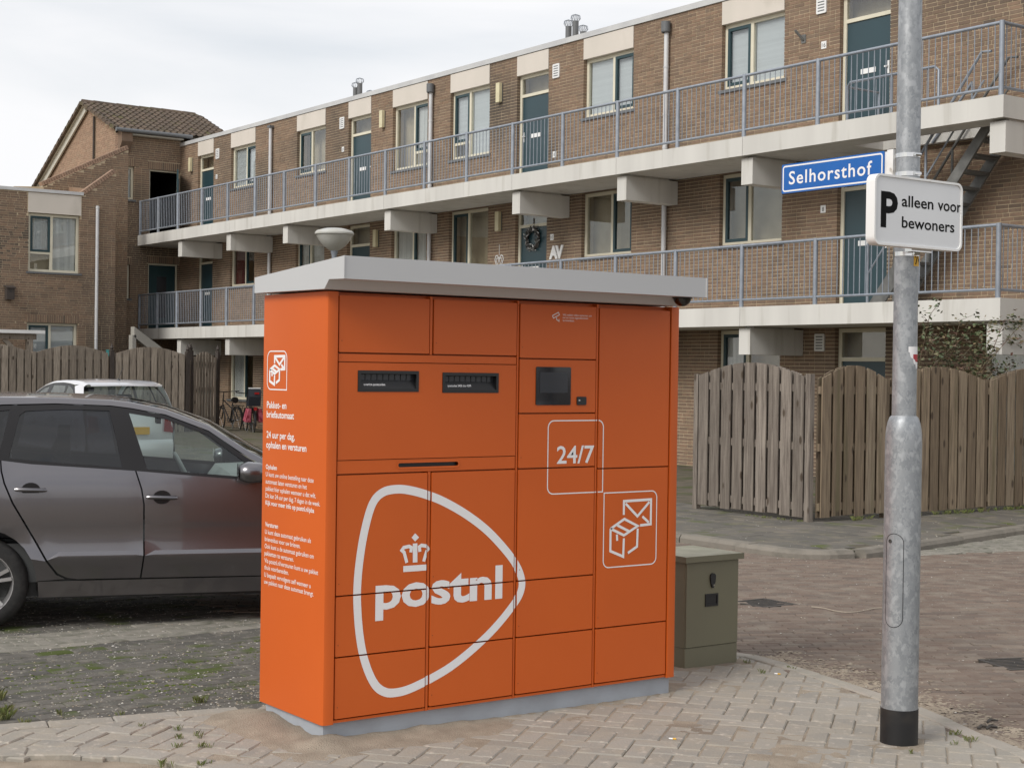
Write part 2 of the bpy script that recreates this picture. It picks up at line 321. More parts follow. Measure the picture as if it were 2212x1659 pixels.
def chamf(sx,sy,h=.05,c=.006):
    b=MB();x,y=sx/2,sy/2
    b.add([(-x,-y,-h),(x,-y,-h),(x,y,-h),(-x,y,-h),(-x,-y,-c),(x,-y,-c),(x,y,-c),(-x,y,-c),(-x+c,-y+c,0),(x-c,-y+c,0),(x-c,y-c,0),(-x+c,y-c,0)],
      [(0,1,5,4),(1,2,6,5),(2,3,7,6),(3,0,4,7),(4,5,9,8),(5,6,10,9),(6,7,11,10),(7,4,8,11),(8,9,10,11)]);return b
def pave(par,name,m,items,sx,sy,limit=300,jit=.003,c=.006,z0=0,h=.04):
    """items: (x,y,rz). the nearest ones are parts of their own, the rest one joined part"""
    base=chamf(sx,sy,h,c); me=None
    items=sorted(items,key=lambda t:t[0]**2+t[1]**2); rest=MB(); n=0
    for x,y,rz in items:
        z=z0+random.uniform(-jit,jit); r=rz+random.uniform(-.018,.018); tx=random.uniform(-.012,.012)*.6; ty=random.uniform(-.012,.012)*.6
        if n<limit and inframe((x,y,z0),-8):
            if me is None:
                o=base.build(name,m,par); me=o.data; o.location=Vector((x,y,z))-off(par); o.rotation_euler=(tx,ty,r)
            else: inst(name,me,par,(x,y,z),rot=(tx,ty,r))
            n+=1
        else:
            cs,sn=math.cos(r),math.sin(r)
            rest.add([(x+a*cs-b*sn,y+a*sn+b*cs,z+d+a*ty*.5+b*tx*.5) for a,b,d in base.v],base.f)
    if rest.v: rest.build(name,m,par,kind='stuff')
def herring(poly,ang,L,Wd,x0,x1,y0,y1,j=.004):
    w=Wd+j; ca,sa=math.cos(ang),math.sin(ang); it=[]; cx,cy=(x0+x1)/2,(y0+y1)/2; n=int(max(x1-x0,y1-y0)/w)+3
    for i in range(-n,n):
        for k in range(-n//4-n//4-2,n//4+n//4+3):
            for (a,b,t) in ((i+4*k+1,i+.5,0),(i-1+4*k+.5,i+1,1)):
                X=cx+(a*ca-b*sa)*w; Y=cy+(a*sa+b*ca)*w
                if x0<X<x1 and y0<Y<y1 and inside((X,Y),poly): it.append((X,Y,ang+t*math.pi/2))
    return it
LK=(3.371,6.094,5.495,6.72)
CB=(5.975,6.552,6.392,6.95)
it=herring(P1,R(39),.208,.103,1.0,6.7,2.6,7.5)
it=[t for t in it if not(LK[0]+.04<t[0]<LK[2]-.04 and LK[1]+.06<t[1]<LK[3]) and not(CB[0]+.05<t[0]<CB[2]-.05 and CB[1]+.05<t[1]<CB[3]) and (t[0]-5.644)**2+(t[1]-4.713)**2>.008]
pave(pav,'paver','paver',it,.208,.103,limit=300)
def along(pts,step,close=False):
    P=smoothline([(*p,0) for p in pts],6); o=[]; acc=0; last=P[0]; pos=step/2
    seg=[(P[i],P[i+1]) for i in range(len(P)-1)]; tot=0
    for a,b in seg:
        l=(b-a).length
        while pos<=tot+l:
            t=(pos-tot)/l; p=a.lerp(b,t); d=b-a; o.append((p.x,p.y,math.atan2(d.y,d.x))); pos+=step
        tot+=l
    return o
edge=[t for t in along(P1R,.305) if inframe((t[0],t[1],0),60)]
pave(pav,'edge_stone','kerb',edge,.30,.10,limit=80,z0=.006,h=.09)
edge=[t for t in along(P1L[:5],.305) if inframe((t[0],t[1],0),60)]
pave(pav,'edge_stone','paver',edge,.30,.12,limit=80,z0=.005,h=.09)
edge=[t for t in along(P1A[:9],.215) if inframe((t[0],t[1],0),60)]
pave(pav,'edge_stone','paver',edge,.21,.135,limit=80,z0=.007,h=.09)
# sand swept into and over the joints
b=MB(); nx,ny,c=112,104,.046; x0,y0=1.85,2.8; idx={}
for i in range(nx+1):
    for j in range(ny+1):
        x,y=x0+i*c,y0+j*c
        if not inside((x,y),P1): continue
        q=noise.noise(Vector((x*1.3,y*1.3,3)))*.5+.5; q2=noise.noise(Vector((x*6,y*6,9))); q3=noise.noise(Vector((x*17,y*17,1)))
        z=-.0080+.022*max(0,q-.42)+.0035*q2+.0022*q3
        dx=max(LK[0]-x,0,x-LK[2]); dy=max(LK[1]-y,0,y-LK[3]); d=math.hypot(dx,dy)
        side=1.0 if x<3.5 else .55
        z+=max(0,1-d/.34)*side*(.010+.013*abs(q2)+.006*q3)
        if x<4.5: z+=max(0,1-d/.26)*.028*max(0,min(1,(4.5-x)/.9))*(.75+.5*q2)
        if x<LK[0]+.05 and y>6.3: z+=max(0,1-d/.3)*.02*max(0,min(1,(y-6.25)/.3))
        dx=max(CB[0]-x,0,x-CB[2]); dy=max(CB[1]-y,0,y-CB[3]); z+=max(0,1-math.hypot(dx,dy)/.18)*(.009+.011*abs(q2))
        d=math.hypot(x-5.644,y-4.713); z+=max(0,1-d/.28)*(.011+.014*abs(q2)+.006*q3)
        idx[i,j]=len(b.v); b.v.append((x,y,z))
for i in range(nx):
    for j in range(ny):
        k=[(i,j),(i+1,j),(i+1,j+1),(i,j+1)]
        if all(t in idx for t in k): b.f.append(tuple(idx[t] for t in k)); b.mi.append(0)
sd=b.build('sand','sand',smooth=80); sd['kind']='stuff'; sd['label']='pale sand swept into the joints of the beige paving'
# brown brick roadway
it=[]
ang=R(-31); ca,sa=math.cos(ang),math.sin(ang); L_,W_=.208,.072
for i in range(-80,80):
    for j in range(-170,170):
        a=(i+.5*(j%2))*L_; bb=j*W_; X=8.6+a*ca-bb*sa; Y=8.2+a*sa+bb*ca
        if not (4.7<X<15 and 1.0<Y<15): continue
        if not inframe((X,Y,0),420): continue
        if inside((X,Y),FARP) or inside((X,Y),P1): continue
        if Y>9.75-(X-11)*.25 and X>11: continue
        it.append((X,Y,ang))
DR=[(8.23,8.16,R(0)),(6.62,4.0,R(-20))]
DR[1]=(*onz(2200,1432).xy,R(-20))
it=[t for t in it if all((t[0]-d[0])**2+(t[1]-d[1])**2>.034 for d in DR)]
pave(road,'road_brick','road_brick',it,.203,.066,limit=300,jit=.0035,z0=-.002,h=.03)
print('road bricks',len(it))
# paler bay beyond the roadway on the right
it=[]
for i in range(-40,60):
    for j in range(-90,60):
        X=11+i*.212+.106*(j%2); Y=7+j*.107
        if X>10.9 and Y>9.76-(X-11)*.25 and not inside((X,Y-.1),FARP) and not inside((X,Y+.06),FARP) and inframe((X,Y,0),420): it.append((X,Y,0))
bay=sheet('side_bay','earth',[(11,9.74),(40,-6),(40,14),(11.2,9.79)],-.017)
pave(bay,'bay_brick','pale_paver',it,.208,.103,limit=200,z0=-.002,h=.03)
# parking bay: dark mossy pavers and a paler row
it=[];it2=[]
for i in range(-30,40):
    for j in range(0,90):
        X=1.0+i*.214+.107*(j%2); Y=7.02+j*.107
        if not(-4<X<5.2 and inframe((X,Y,0),420)) or inside((X,Y),P1): continue
        (it2 if 9.15<Y<9.62 else it).append((X,Y,0))
pave(park,'parking_paver','dark_paver',it,.209,.103,limit=220,jit=.003,z0=-.006,h=.03)
pave(park,'pale_parking_paver','pale_paver',it2,.209,.103,limit=80,jit=.003,z0=-.004,h=.03)
# far pavement with kerb
KH=.07
b=MB(); poly=FARP; n=len(poly); b.add([(x,y,KH-.012) for x,y in poly],[tuple(range(n))])
fp=b.build('far_pavement','earth'); fp['kind']='structure'
it=[]
for i in range(0,60):
    for j in range(0,110):
        X=10.75+i*.304; Y=9.0+j*.304+(.152 if i%2 else 0)
        if inside((X-.2,Y),FARP) and inside((X,Y-.16),FARP) and X<18.3 and Y<30 and inframe((X,Y,KH),300) and not(X>12.9 and Y>12.6): it.append((X,Y,0))
pave(fp,'paving_slab','far_paver',it,.30,.30,limit=300,jit=.004,z0=KH,h=.03)
def kerbstone(Ls):
    b=MB(); pr=[(-.07,-.1),(-.07,KH-.03),(-.045,KH+.004),(.08,KH+.006),(.08,-.1)]
    b.prism(pr,lambda a,z:(-Ls/2,a,z),lambda a,z:(Ls/2,a,z)); return b
k1=None
KP=[t for t in along([(10.50,26),(10.50,16),(10.50,12.6),(10.485,10.75)],.965)]
KP2=[t for t in along([(11.05,9.77),(11.6,9.82),(14.5,10.38),(20,11.4)],.96)]
for x,y,a in KP+KP2:
    if not inframe((x,y,0),200): continue
    jz=random.uniform(-.006,.006); ja=random.uniform(-.012,.012)
    if k1 is None:
        o=kerbstone(.95).build('kerb_stone','kerb_far',fp); k1=o.data; o.location=(x,y,jz); o.rotation_euler=(0,0,a+ja)
    else: inst('kerb_stone',k1,fp,(x,y,jz),rot=(0,0,a+ja))
b=MB(); P=smoothline([(10.485,10.72,0),(10.48,10.3,0),(10.53,10.02,0),(10.72,9.83,0),(10.98,9.785,0)],4); prf=[(-.07,-.1),(-.07,KH-.03),(-.045,KH+.004),(.08,KH+.006),(.08,-.1)]
for i,p in enumerate(P):
    d=(P[min(i+1,len(P)-1)]-P[max(i-1,0)]).normalized(); nn=Vector((-d.y,d.x,0)); b.v+=[tuple(p+nn*a+Vector((0,0,z))) for a,z in prf]
for i in range(len(P)-1):
    for k in range(5): b.f.append((i*5+k,i*5+(k+1)%5,i*5+5+(k+1)%5,i*5+5+k)); b.mi.append(0)
b.f+=[(4,3,2,1,0),tuple(len(P)*5-5+k for k in range(5))]; b.mi+=[0,0]
b.build('kerb_stone','kerb_far',fp)
# loose grit, moss and weeds
def grit(name,m,n,fn,smin,smax,flat=.5):
    b=MB()
    for _ in range(n):
        q=fn()
        if q is None: continue
        x,y,z=q; s=random.uniform(smin,smax)*random.choice((.6,.8,1,1.2)); a=random.uniform(0,6.28); e=random.uniform(.5,1); ca,sa=math.cos(a)*s,math.sin(a)*s
        vs=[(x+ca,y+sa,z),(x-sa*e,y+ca*e,z),(x-ca,y-sa,z),(x+sa*e,y-ca*e,z),(x+random.uniform(-.3,.3)*s,y+random.uniform(-.3,.3)*s,z+s*flat*random.uniform(.6,1.2))]
        b.add(vs,[(0,1,4),(1,2,4),(2,3,4),(3,0,4)])
    o=b.build(name,m); o['kind']='stuff'; return o
def f_park():
    x=random.uniform(-1,4.7); y=7.0+random.random()**1.5*4.5
    return (x,y,-.006) if inframe((x,y,0)) and not inside((x,y),P1) else None
g=grit('gravel','pebble',12000,f_park,.003,.010); g['label']='loose pale grit scattered over the dark parking pavers'
def f_road():
    x=random.uniform(5.8,13); y=random.uniform(4,13)
    return (x,y,-.001) if inframe((x,y,0)) and not inside((x,y),P1) and not inside((x,y),FARP) else None
g=grit('road_grit','pebble',2600,f_road,.003,.009); g['label']='loose grit and shell chips scattered over the brown brick road'
def f_edge():
    i=random.randrange(2,len(P1R)-2); a=Vector(P1R[i]);c=Vector(P1R[i+1]); p=a.lerp(c,random.random()); d=(c-a).normalized(); p=p+Vector((-d.y,d.x))*abs(random.gauss(0,.16))
    p2=p if not inside(p,P1) else a.lerp(c,random.random())*2-p
    return (p2.x,p2.y,-.001) if not inside(p2,P1) else None
g=grit('edge_sand','sand',5000,f_edge,.006,.022,.25); g['label']='sand washed along the road side of the pavement edge'
def f_pav():
    x=random.uniform(1.9,6.6);y=random.uniform(3.5,7.4); return (x,y,.001) if inside((x,y),P1) and inframe((x,y,0)) and not(LK[0]<x<LK[2] and LK[1]<y<LK[3]) else None
g=grit('pavement_grit','pebble',900,f_pav,.002,.005); g['label']='tiny chips scattered over the beige paving'
MS=[(2.55,8.0,.42),(2.0,7.9,.35),(3.05,7.75,.3),(2.2,7.5,.25),(3.6,7.7,.35),(2.9,8.3,.4),(1.9,8.5,.4),(3.9,8.3,.3)]
def f_moss():
    m=random.choice(MS); x=random.gauss(m[0],m[2]*.9); y=random.gauss(m[1],m[2]*.45)
    if random.random()<.45: y=7.02+round((y-7.02)/.107)*.107+.0535+random.gauss(0,.014)
    elif noise.noise(Vector((x*7,y*7,5)))<.12: return None
    return (x,y,-.009) if y>7.1 and not inside((x,y),P1) else None
g=grit('moss','moss',4200,f_moss,.004,.016,.4); g['label']='green moss growing in the joints of the parking pavers'
def f_grit_fp():
    x=random.uniform(10.6,17);y=random.uniform(9.8,16); return (x,y,KH+.002) if inside((x,y),FARP) and inframe((x,y,0)) and y<11.5+(0 if x>12.4 else 8) else None
g=grit('slab_grit','pebble',500,f_grit_fp,.004,.012); g['label']='leaf bits and grit on the grey slabs by the garden fence'
b=MB()
def tuft(x,y,n,h,z=0):
    for _ in range(n*2):
        a=random.uniform(0,6.28);l=h*.5*random.uniform(.5,1.1);s=random.uniform(.3,1.0);w=.0011; x+=random.gauss(0,.006); y+=random.gauss(0,.006); dx,dy=math.cos(a),math.sin(a)
        b.add([(x-dy*w,y+dx*w,z-.01),(x+dy*w,y-dx*w,z-.01),(x+dx*s*l*.5+dy*w*.7,y+dy*s*l*.5-dx*w*.7,z+l*.7),(x+dx*s*l,y+dy*s*l,z+l)],[(0,1,2),(0,2,3)])
for u,v,n,h in [(772,1455+90,14,.05),(850,1462+88,12,.05),(788,1495+72,10,.05),(861,1520+70,14,.06),(745,1525+72,10,.05),(870,1580+65,16,.07),(750,1650,18,.06),(630,1545,10,.04)]:
    pass
for u,v,n,h in [(424,1517,22,.07),(435,1513,14,.06),(386,1575,12,.045),(396,1591,12,.05),(434,1586,16,.05),(432,1611,16,.055),(371,1612,10,.045),(375,1653,18,.05),(432,1655,14,.05),(315,1568,9,.035),
  (2076,1585,18,.05),(2086,1597,16,.05),(2047,1607,10,.04),(1620,1432,10,.05),(1700,1442,9,.04),(1645,1452,9,.06),(1965,1627,9,.04),(10,1510,40,.09),(20,1535,40,.08),(0,1555,30,.1),(60,1560,16,.05),(125,1540,14,.05),(250,1545,10,.04)]:
    p=onz(u,v); tuft(p.x,p.y,n,h)
for k in range(60):
    x=random.uniform(13.2,17); tuft(x,11.76-random.random()*.04,8,.10,KH)
for k in range(16): tuft(12.58+random.uniform(-.05,.03),random.uniform(11.9,12.8),7,.05,KH)
o=b.build('weeds','grass'); o['kind']='stuff'; o['label']='small tufts of grass in paving joints and along the fence foot'
for i,(x,y,a) in enumerate(DR):
    d=thing('drain_grate',['square iron drain grate in the brick road beside the green cabinet','iron drain grate in the brick road at the right picture edge'][i],'drain',(x,y,-.004),a)
    f=MB(); s=.17
    for p,q in (((-s,-s,-.03),(s,-s+.025,.004)),((-s,s-.025,-.03),(s,s,.004)),((-s,-s+.025,-.03),(-s+.025,s-.025,.004)),((s-.025,-s+.025,-.03),(s,s-.025,.004))): f.box(p,q)
    f.build('frame','iron',d,world=False)
    for k in range(7):
        yy=-s+.048+k*.0405; o=MB().box((-s+.025,yy-.011,-.025),(s-.025,yy+.011,.001)).build('grate_bar','iron',d,world=False)
    boxes('pit','dark_room',d,((-s+.03,-s+.03,-.035),(s-.03,s-.03,-.028)),world=False)
p=[onz(u,v,.006) for u,v in ((1753,1310),(1780,1313),(1800,1318),(1830,1322),(1860,1319),(1890,1313),(1925,1312))]
tag(MB().tube(smoothline(p,4),.0035,5).build('string','cord'),'pale length of string lying on the brick road beyond the cabinet','string')
cg=None
for (u,v,lab) in ((1445,1594,'orange tipped cigarette butt on the paving in front of the locker'),(1673,1454,'white cigarette butt on the paving near the green cabinet')):
    p=onz(u,v,.006); b=MB(); a=random.uniform(-.5,.5); b.tube([(0,0,0),(.018,0,0)],.004,7); b.cur=1; b.tube([(.0182,0,0),(.034,0,0)],.004,7)
    o=b.build('cigarette_butt',['white','yellow']); o.location=p; o.rotation_euler=(0,0,a-R(36)); tag(o,lab,'cigarette butt')
b=MB()
p0=onz(2120,1566,.008)
for k in range(3):
    q=p0+Vector((random.uniform(-.09,.09),random.uniform(-.06,.06),0)); b.tube([q,q+Vector((.04,.012,.006)),q+Vector((.07,-.01,.001))],[.006,.009,.004],5)
tag(b.build('dead_leaf','iron'),'curled dark dead leaf at the sandy pavement edge right of the lamp post','leaf')
# ================================================================ parcel locker
X0,Y0,X1,Y1=LK; ZB,ZT=.088,2.046
lk=thing('parcel_locker','orange parcel and letter locker with white lettering and grey canopy','locker',(X0,Y0,0))
boxes('plinth','plinth',lk,((X0+.02,Y0+.03,-.03),(X1-.02,Y1-.03,ZB)))
YF=Y0+.012
b=MB(); r=.02
sec=[(X0+r,Y0),(X1-r,Y0)]
prof=[(X0,Y0+r),(X0+r*.3,Y0+r*.3),(X0+r,Y0),(X0+.055,Y0),(X0+.055,YF+.03),(X1-.062,YF+.03),(X1-.062,Y0),(X1-r,Y0),(X1-r*.3,Y0+r*.3),(X1,Y0+r),(X1,Y1),(X0,Y1)]
b.prism(prof,lambda x,y:(x,y,ZB),lambda x,y:(x,y,ZT)); b.build('cabinet_body','orange',lk,smooth=30)
cols=[(3.431,3.921),(3.940,4.4295),(4.4445,4.929),(4.9455,5.4275)]
def frontbox(a,c,z0,z1,y0,y1): return ((a,y0,z0),(c,y1,z1))
yd=Y0+.004                      # door faces
for i in range(3): boxes('mullion','orange',lk,*[frontbox(cols[i][1]+.003,cols[i+1][0]-.003,za_,zb_,Y0+.008,YF+.03) for za_,zb_ in (((ZB+.003,1.2195),(1.769,ZT-.004)) if i==0 else ((ZB+.003,ZT-.004),))])
boxes('bottom_rail','orange',lk,*[frontbox(c[0]+.0,c[1],ZB+.004,.104,Y0+.009,YF+.03) for c in cols])
doors=[]
def door(c0,c1,z0,z1,name='locker_door'):
    o=MB(); g=.0035
    o.prism(rrect(c0+g,z0+g,c1-g,z1-g,.004,2),lambda x,z:(x,yd,z),lambda x,z:(x,yd+.03,z)); q=o.build(name,'orange',lk); doors.append((q,c0+g,c1-g,z0+g,z1-g)); return q
rw=[.107,.389,.667,1.218,1.49,1.760,2.034]
for c in (0,1):
    a,d=cols[c]
    door(a,d,rw[0],rw[1]);door(a,d,rw[1],rw[2]);door(a,d,rw[2],rw[3]);door(a,d,1.770,rw[6])
a,d=cols[0][0],cols[1][1]
sl=[(525,585,815,683),(933,595,1200,688)]; Zq=lambda x,y:(539.5+.44795*x,539.5+.44795*y)
slots=[]
for (p,q,r_,s) in sl:
    A=ony(*Zq(p,q),Y0);Bq=ony(*Zq(r_,s),Y0); slots.append((A.x,Bq.x,(ony(*Zq(p,s),Y0).z+Bq.z)/2,(A.z+ony(*Zq(r_,q),Y0).z)/2))
# letter panel with two real openings
def rect_holes(name,x0,x1,z0,z1,holes,m,y0,y1,par):
    xs=sorted({x0,x1,*[h[0] for h in holes],*[h[1] for h in holes]}); zs=sorted({z0,z1,*[h[2] for h in holes],*[h[3] for h in holes]}); o=MB()
    for i in range(len(xs)-1):
        for j in range(len(zs)-1):
            cx,cz=(xs[i]+xs[i+1])/2,(zs[j]+zs[j+1])/2
            if any(h[0]<cx<h[1] and h[2]<cz<h[3] for h in holes): continue
            o.add([(xs[i],y0,zs[j]),(xs[i+1],y0,zs[j]),(xs[i+1],y0,zs[j+1]),(xs[i],y0,zs[j+1])],[(0,1,2,3)])
    o.add([(x0,y0,z0),(x1,y0,z0),(x1,y0,z1),(x0,y0,z1),(x0,y1,z0),(x1,y1,z0),(x1,y1,z1),(x0,y1,z1)],[(0,1,5,4),(1,2,6,5),(2,3,7,6),(3,0,4,7)])
    return o.build(name,m,par)
rect_holes('letter_panel',a+.0035,d-.0035,1.284,1.727,slots,'orange',yd,yd+.03,lk)
boxes('upper_strip','orange',lk,frontbox(a+.0035,d-.0035,1.731,1.766,Y0+.006,YF+.03))
zs0,zs1=1.2215,1.2805
HS=[ony(*Zq(718,1040),Y0),ony(*Zq(1008,1037),Y0)]; hx0,hx1,hz=HS[0].x,HS[1].x,1.2535
rect_holes('return_strip',a+.0035,d-.0035,zs0,zs1,[(hx0,hx1,hz-.011,hz+.011)],'orange',Y0+.006,YF+.03,lk)
o=MB(); o.prism(rrect(hx0-.006,hz-.016,hx1+.006,hz+.016,.0155,5),lambda x,z:(x,Y0+.0045,z),lambda x,z:(x,Y0+.0055,z))
b=MB(); ribbon(b,rrect(hx0-.004,hz-.014,hx1+.004,hz+.014,.0135,6),.009,lambda x,z:(x,Y0+.0035,z),True); b.build('slot_lip','orange',lk)
boxes('slot_throat','black_plastic',lk,((hx0+.001,Y0+.02,hz-.0105),(hx1-.001,Y0+.03,hz+.0105)))
door(*cols[2],rw[5],rw[6]-.003); door(*cols[2],rw[3],rw[4]); door(*cols[2],rw[2],rw[3]); door(*cols[2],rw[1],rw[2]); door(*cols[2],rw[0],rw[1])
sp=door(*cols[2],rw[4],rw[5],'terminal_panel')
door(*cols[3],1.206,rw[6]-.006); door(*cols[3],rw[1],1.206); door(*cols[3],rw[0],rw[1])
# letter slots
def fmap(y): return lambda x,z:(x,y,z)
stx=['overige postcodes','postcodes 3400 t/m 4299']
for (sx0,sx1,sz0,sz1),tx in zip(slots,stx):
    f=MB(); ribbon(f,[(sx0+.006,sz0+.006),(sx1-.006,sz0+.006),(sx1-.006,sz1-.006),(sx0+.006,sz1-.006)],.014,fmap(yd-.003),True)
    ribbon(f,[(sx0-.001,sz0-.001),(sx1+.001,sz0-.001),(sx1+.001,sz1+.001),(sx0-.001,sz1+.001)],.002,fmap(yd-.0005),True)
    fr=f.build('letter_slot','black_plastic',lk)
    g=MB(); zm=sz0+(sz1-sz0)*.55
    g.add([(sx0+.012,yd,sz0+.012),(sx1-.012,yd,sz0+.012),(sx1-.012,yd+.022,zm),(sx0+.012,yd+.022,zm)],[(0,1,2,3)])
    g.add([(sx0+.006,yd-.002,sz0+.006),(sx0+.012,yd,sz0+.012),(sx0+.012,yd+.05,sz1-.012),(sx0+.006,yd-.002,sz1-.006)],[(0,1,2,3)])
    g.add([(sx1-.006,yd-.002,sz0+.006),(sx1-.012,yd,sz0+.012),(sx1-.012,yd+.05,sz1-.012),(sx1-.006,yd-.002,sz1-.006)],[(0,1,2,3)])
    g.add([(sx0+.006,yd-.002,sz1-.006),(sx1-.006,yd-.002,sz1-.006),(sx1-.012,yd+.02,sz1-.016),(sx0+.012,yd+.02,sz1-.016)],[(0,1,2,3)])
    g.build('slot_funnel','black_plastic',fr)
    boxes('slot_flap','display',fr,((sx0+.012,yd+.024,zm-.01),(sx1-.012,yd+.029,sz1-.012)))
    for k in range(10): boxes('flap_rib','black_plastic',fr,((sx0+.02+k*(sx1-sx0-.04)/9-.002,yd+.021,zm-.004),(sx0+.02+k*(sx1-sx0-.04)/9+.002,yd+.0235,sz1-.014)))
    t=MB(); zt=sz0+.012+(zm-sz0-.012)*.38; put_text(t,tx,(sx0+.035,yd+.022*.38-.0012,zt),(1,0,0),(0,.45,.89),capw=(.115 if tx[0]=='o' else .135),size=.012,bold=.02); t.build('slot_text','print_white',fr)
# terminal
A=ony(*Zq(1380,560),yd);Bq=ony(*Zq(1545,752),yd); zt1=A.z-.004; zt0=Bq.z+.004
b=MB(); b.prism(rrect(A.x,zt0,Bq.x,zt1,.006,3),fmap(yd-.004),fmap(yd+.01)); scr=b.build('touch_screen','screen',lk)
C=ony(*Zq(1398,590),yd);D=ony(*Zq(1530,690),yd); boxes('display','display',scr,((C.x,yd-.0052,D.z),(D.x,yd-.0042,C.z)))
C=ony(*Zq(1576,708),yd);D=ony(*Zq(1620,748),yd)
b=MB(); b.prism(rrect(C.x,D.z,D.x,C.z,.006,3),fmap(yd-.006),fmap(yd+.01)); cr_=b.build('card_reader','black_plastic',lk)
boxes('reader_slot','chrome',cr_,((C.x+.008,yd-.0075,(C.z+D.z)/2-.001),(C.x+.018,yd-.0062,(C.z+D.z)/2+.006)))
for q,c0,c1,z0,z1 in doors:
    if c1-c0>.3 and q.name.startswith('locker_door'): boxes('latch','orange_in',q,((c0+.012,yd-.0012,z0+.05),(c0+.016,yd-.0002,z0+.054)))
# canopy
xl,xr=3.33,5.47; pr=[(6.745,2.056),(6.745,2.131),(5.874,2.192),(5.874,2.091),(6.010,2.094),(6.052,2.0525)]
b=MB(); b.prism(pr,lambda y,z:(xl,y,z),lambda y,z:(xr,y,z)); cn=b.build('canopy','roof_grey',lk)
for q in (0,1):
    x=(xl-.0015,xr+.0015)[q]; g=MB(); g.bar((x,5.872,2.092),(x,5.872,2.192),.004,.004); g.build('canopy_seam','zinc',cn)
g=MB(); dm=ony(1461,662,6.03)
for i in range(7): pass
hx=dm.x; prof=[(.048*math.cos(R(90*k/6)),-.048*math.sin(R(90*k/6))) for k in range(7)]
g.lathe(prof,(hx,5.985,2.0935),20); dmo=g.build('camera_dome','dome',lk,smooth=True)
h=MB().lathe([(.052,0),(.052,-.008),(.046,-.008)],(hx,5.985,2.094),20).build('dome_ring','black_plastic',dmo)
h=MB().lathe([(.0,-.034),(.02,-.03),(.024,-.01),(.02,0)],(hx,5.985,2.094),12).build('camera_eye','black_plastic',dmo,smooth=True)
# ---- printed graphics, cut at the door edges
def islands(vs,fs):
    par=list(range(len(vs)))
    def find(i):
        while par[i]!=i: par[i]=par[par[i]]; i=par[i]
        return i
    for f in fs:
        for i in f[1:]: par[find(i)]=find(f[0])
    g={}
    for f in fs: g.setdefault(find(f[0]),[]).append(f)
    return list(g.values())
def cut(mb,z_):
    """one printed piece per door it crosses"""
    for q,c0,c1,z0,z1 in doors:
        me=bpy.data.meshes.new('g'); me.from_pydata(mb.v,[],mb.f); bm=bmesh.new(); bm.from_mesh(me)
        for pco,no in (((c0,0,0),(-1,0,0)),((c1,0,0),(1,0,0)),((0,0,z0),(0,0,-1)),((0,0,z1),(0,0,1))):
            bmesh.ops.bisect_plane(bm,geom=bm.verts[:]+bm.edges[:]+bm.faces[:],plane_co=pco,plane_no=no,clear_outer=True)
        if len(bm.faces):
            bm.verts.ensure_lookup_table(); bm.verts.index_update(); VV=[tuple(v.co) for v in bm.verts]; FF=[tuple(v.index for v in f.verts) for f in bm.faces]
            for fs_ in (islands(VV,FF) if z_ else [FF]):
                us=sorted({i for f in fs_ for i in f}); ix={u:k for k,u in enumerate(us)}; n=MB(); n.add([VV[u] for u in us],[tuple(ix[i] for i in f) for f in fs_]); n.build('white_print','print_white',q)
        bm.free(); bpy.data.meshes.remove(me)
    # on the mullions
    for i in range(3):
        c0,c1=cols[i][1]+.003,cols[i+1][0]-.003
        me=bpy.data.meshes.new('g'); me.from_pydata([(x,y+.0045,z) for x,y,z in mb.v],[],mb.f); bm=bmesh.new(); bm.from_mesh(me)
        for pco,no in (((c0,0,0),(-1,0,0)),((c1,0,0),(1,0,0))):
            bmesh.ops.bisect_plane(bm,geom=bm.verts[:]+bm.edges[:]+bm.faces[:],plane_co=pco,plane_no=no,clear_outer=True)
        if len(bm.faces):
            bm.verts.index_update(); VV=[tuple(v.co) for v in bm.verts]; FF=[tuple(v.index for v in f.verts) for f in bm.faces]
            for fs_ in (islands(VV,FF) if z_ else [FF]):
                us=sorted({i for f in fs_ for i in f}); ix={u:k for k,u in enumerate(us)}; n=MB(); n.add([VV[u] for u in us],[tuple(ix[i] for i in f) for f in fs_]); n.build('white_print','print_white',lk)
        bm.free(); bpy.data.meshes.remove(me)
Z2=lambda x,y:(539.5+.44795*x,990.9+.44795*y)
f2=lambda x,y:(lambda p:(p.x,p.z))(ony(*Z2(x,y),yd)); f1=lambda x,y:(lambda p:(p.x,p.z))(ony(*Zq(x,y),yd))
fm=lambda dy:(lambda x,z:(x,yd-dy,z))
oval=[(705,146),(640,162),(592,215),(557,330),(532,470),(518,620),(521,760),(537,900),(566,1010),(606,1090),(652,1123),(700,1126),(765,1110),(860,1065),(970,1000),(1080,912),(1180,815),(1262,715),(1302,650),(1312,590),(1290,522),(1240,448),(1150,350),(1050,272),(940,208),(850,172),(770,151)]
pts=[(p.x,p.y) for p in smoothline([(*f2(*q),0) for q in oval],5,True)]
b=MB(); ribbon(b,pts,.0405,fm(.0008),True); cut(b,1)
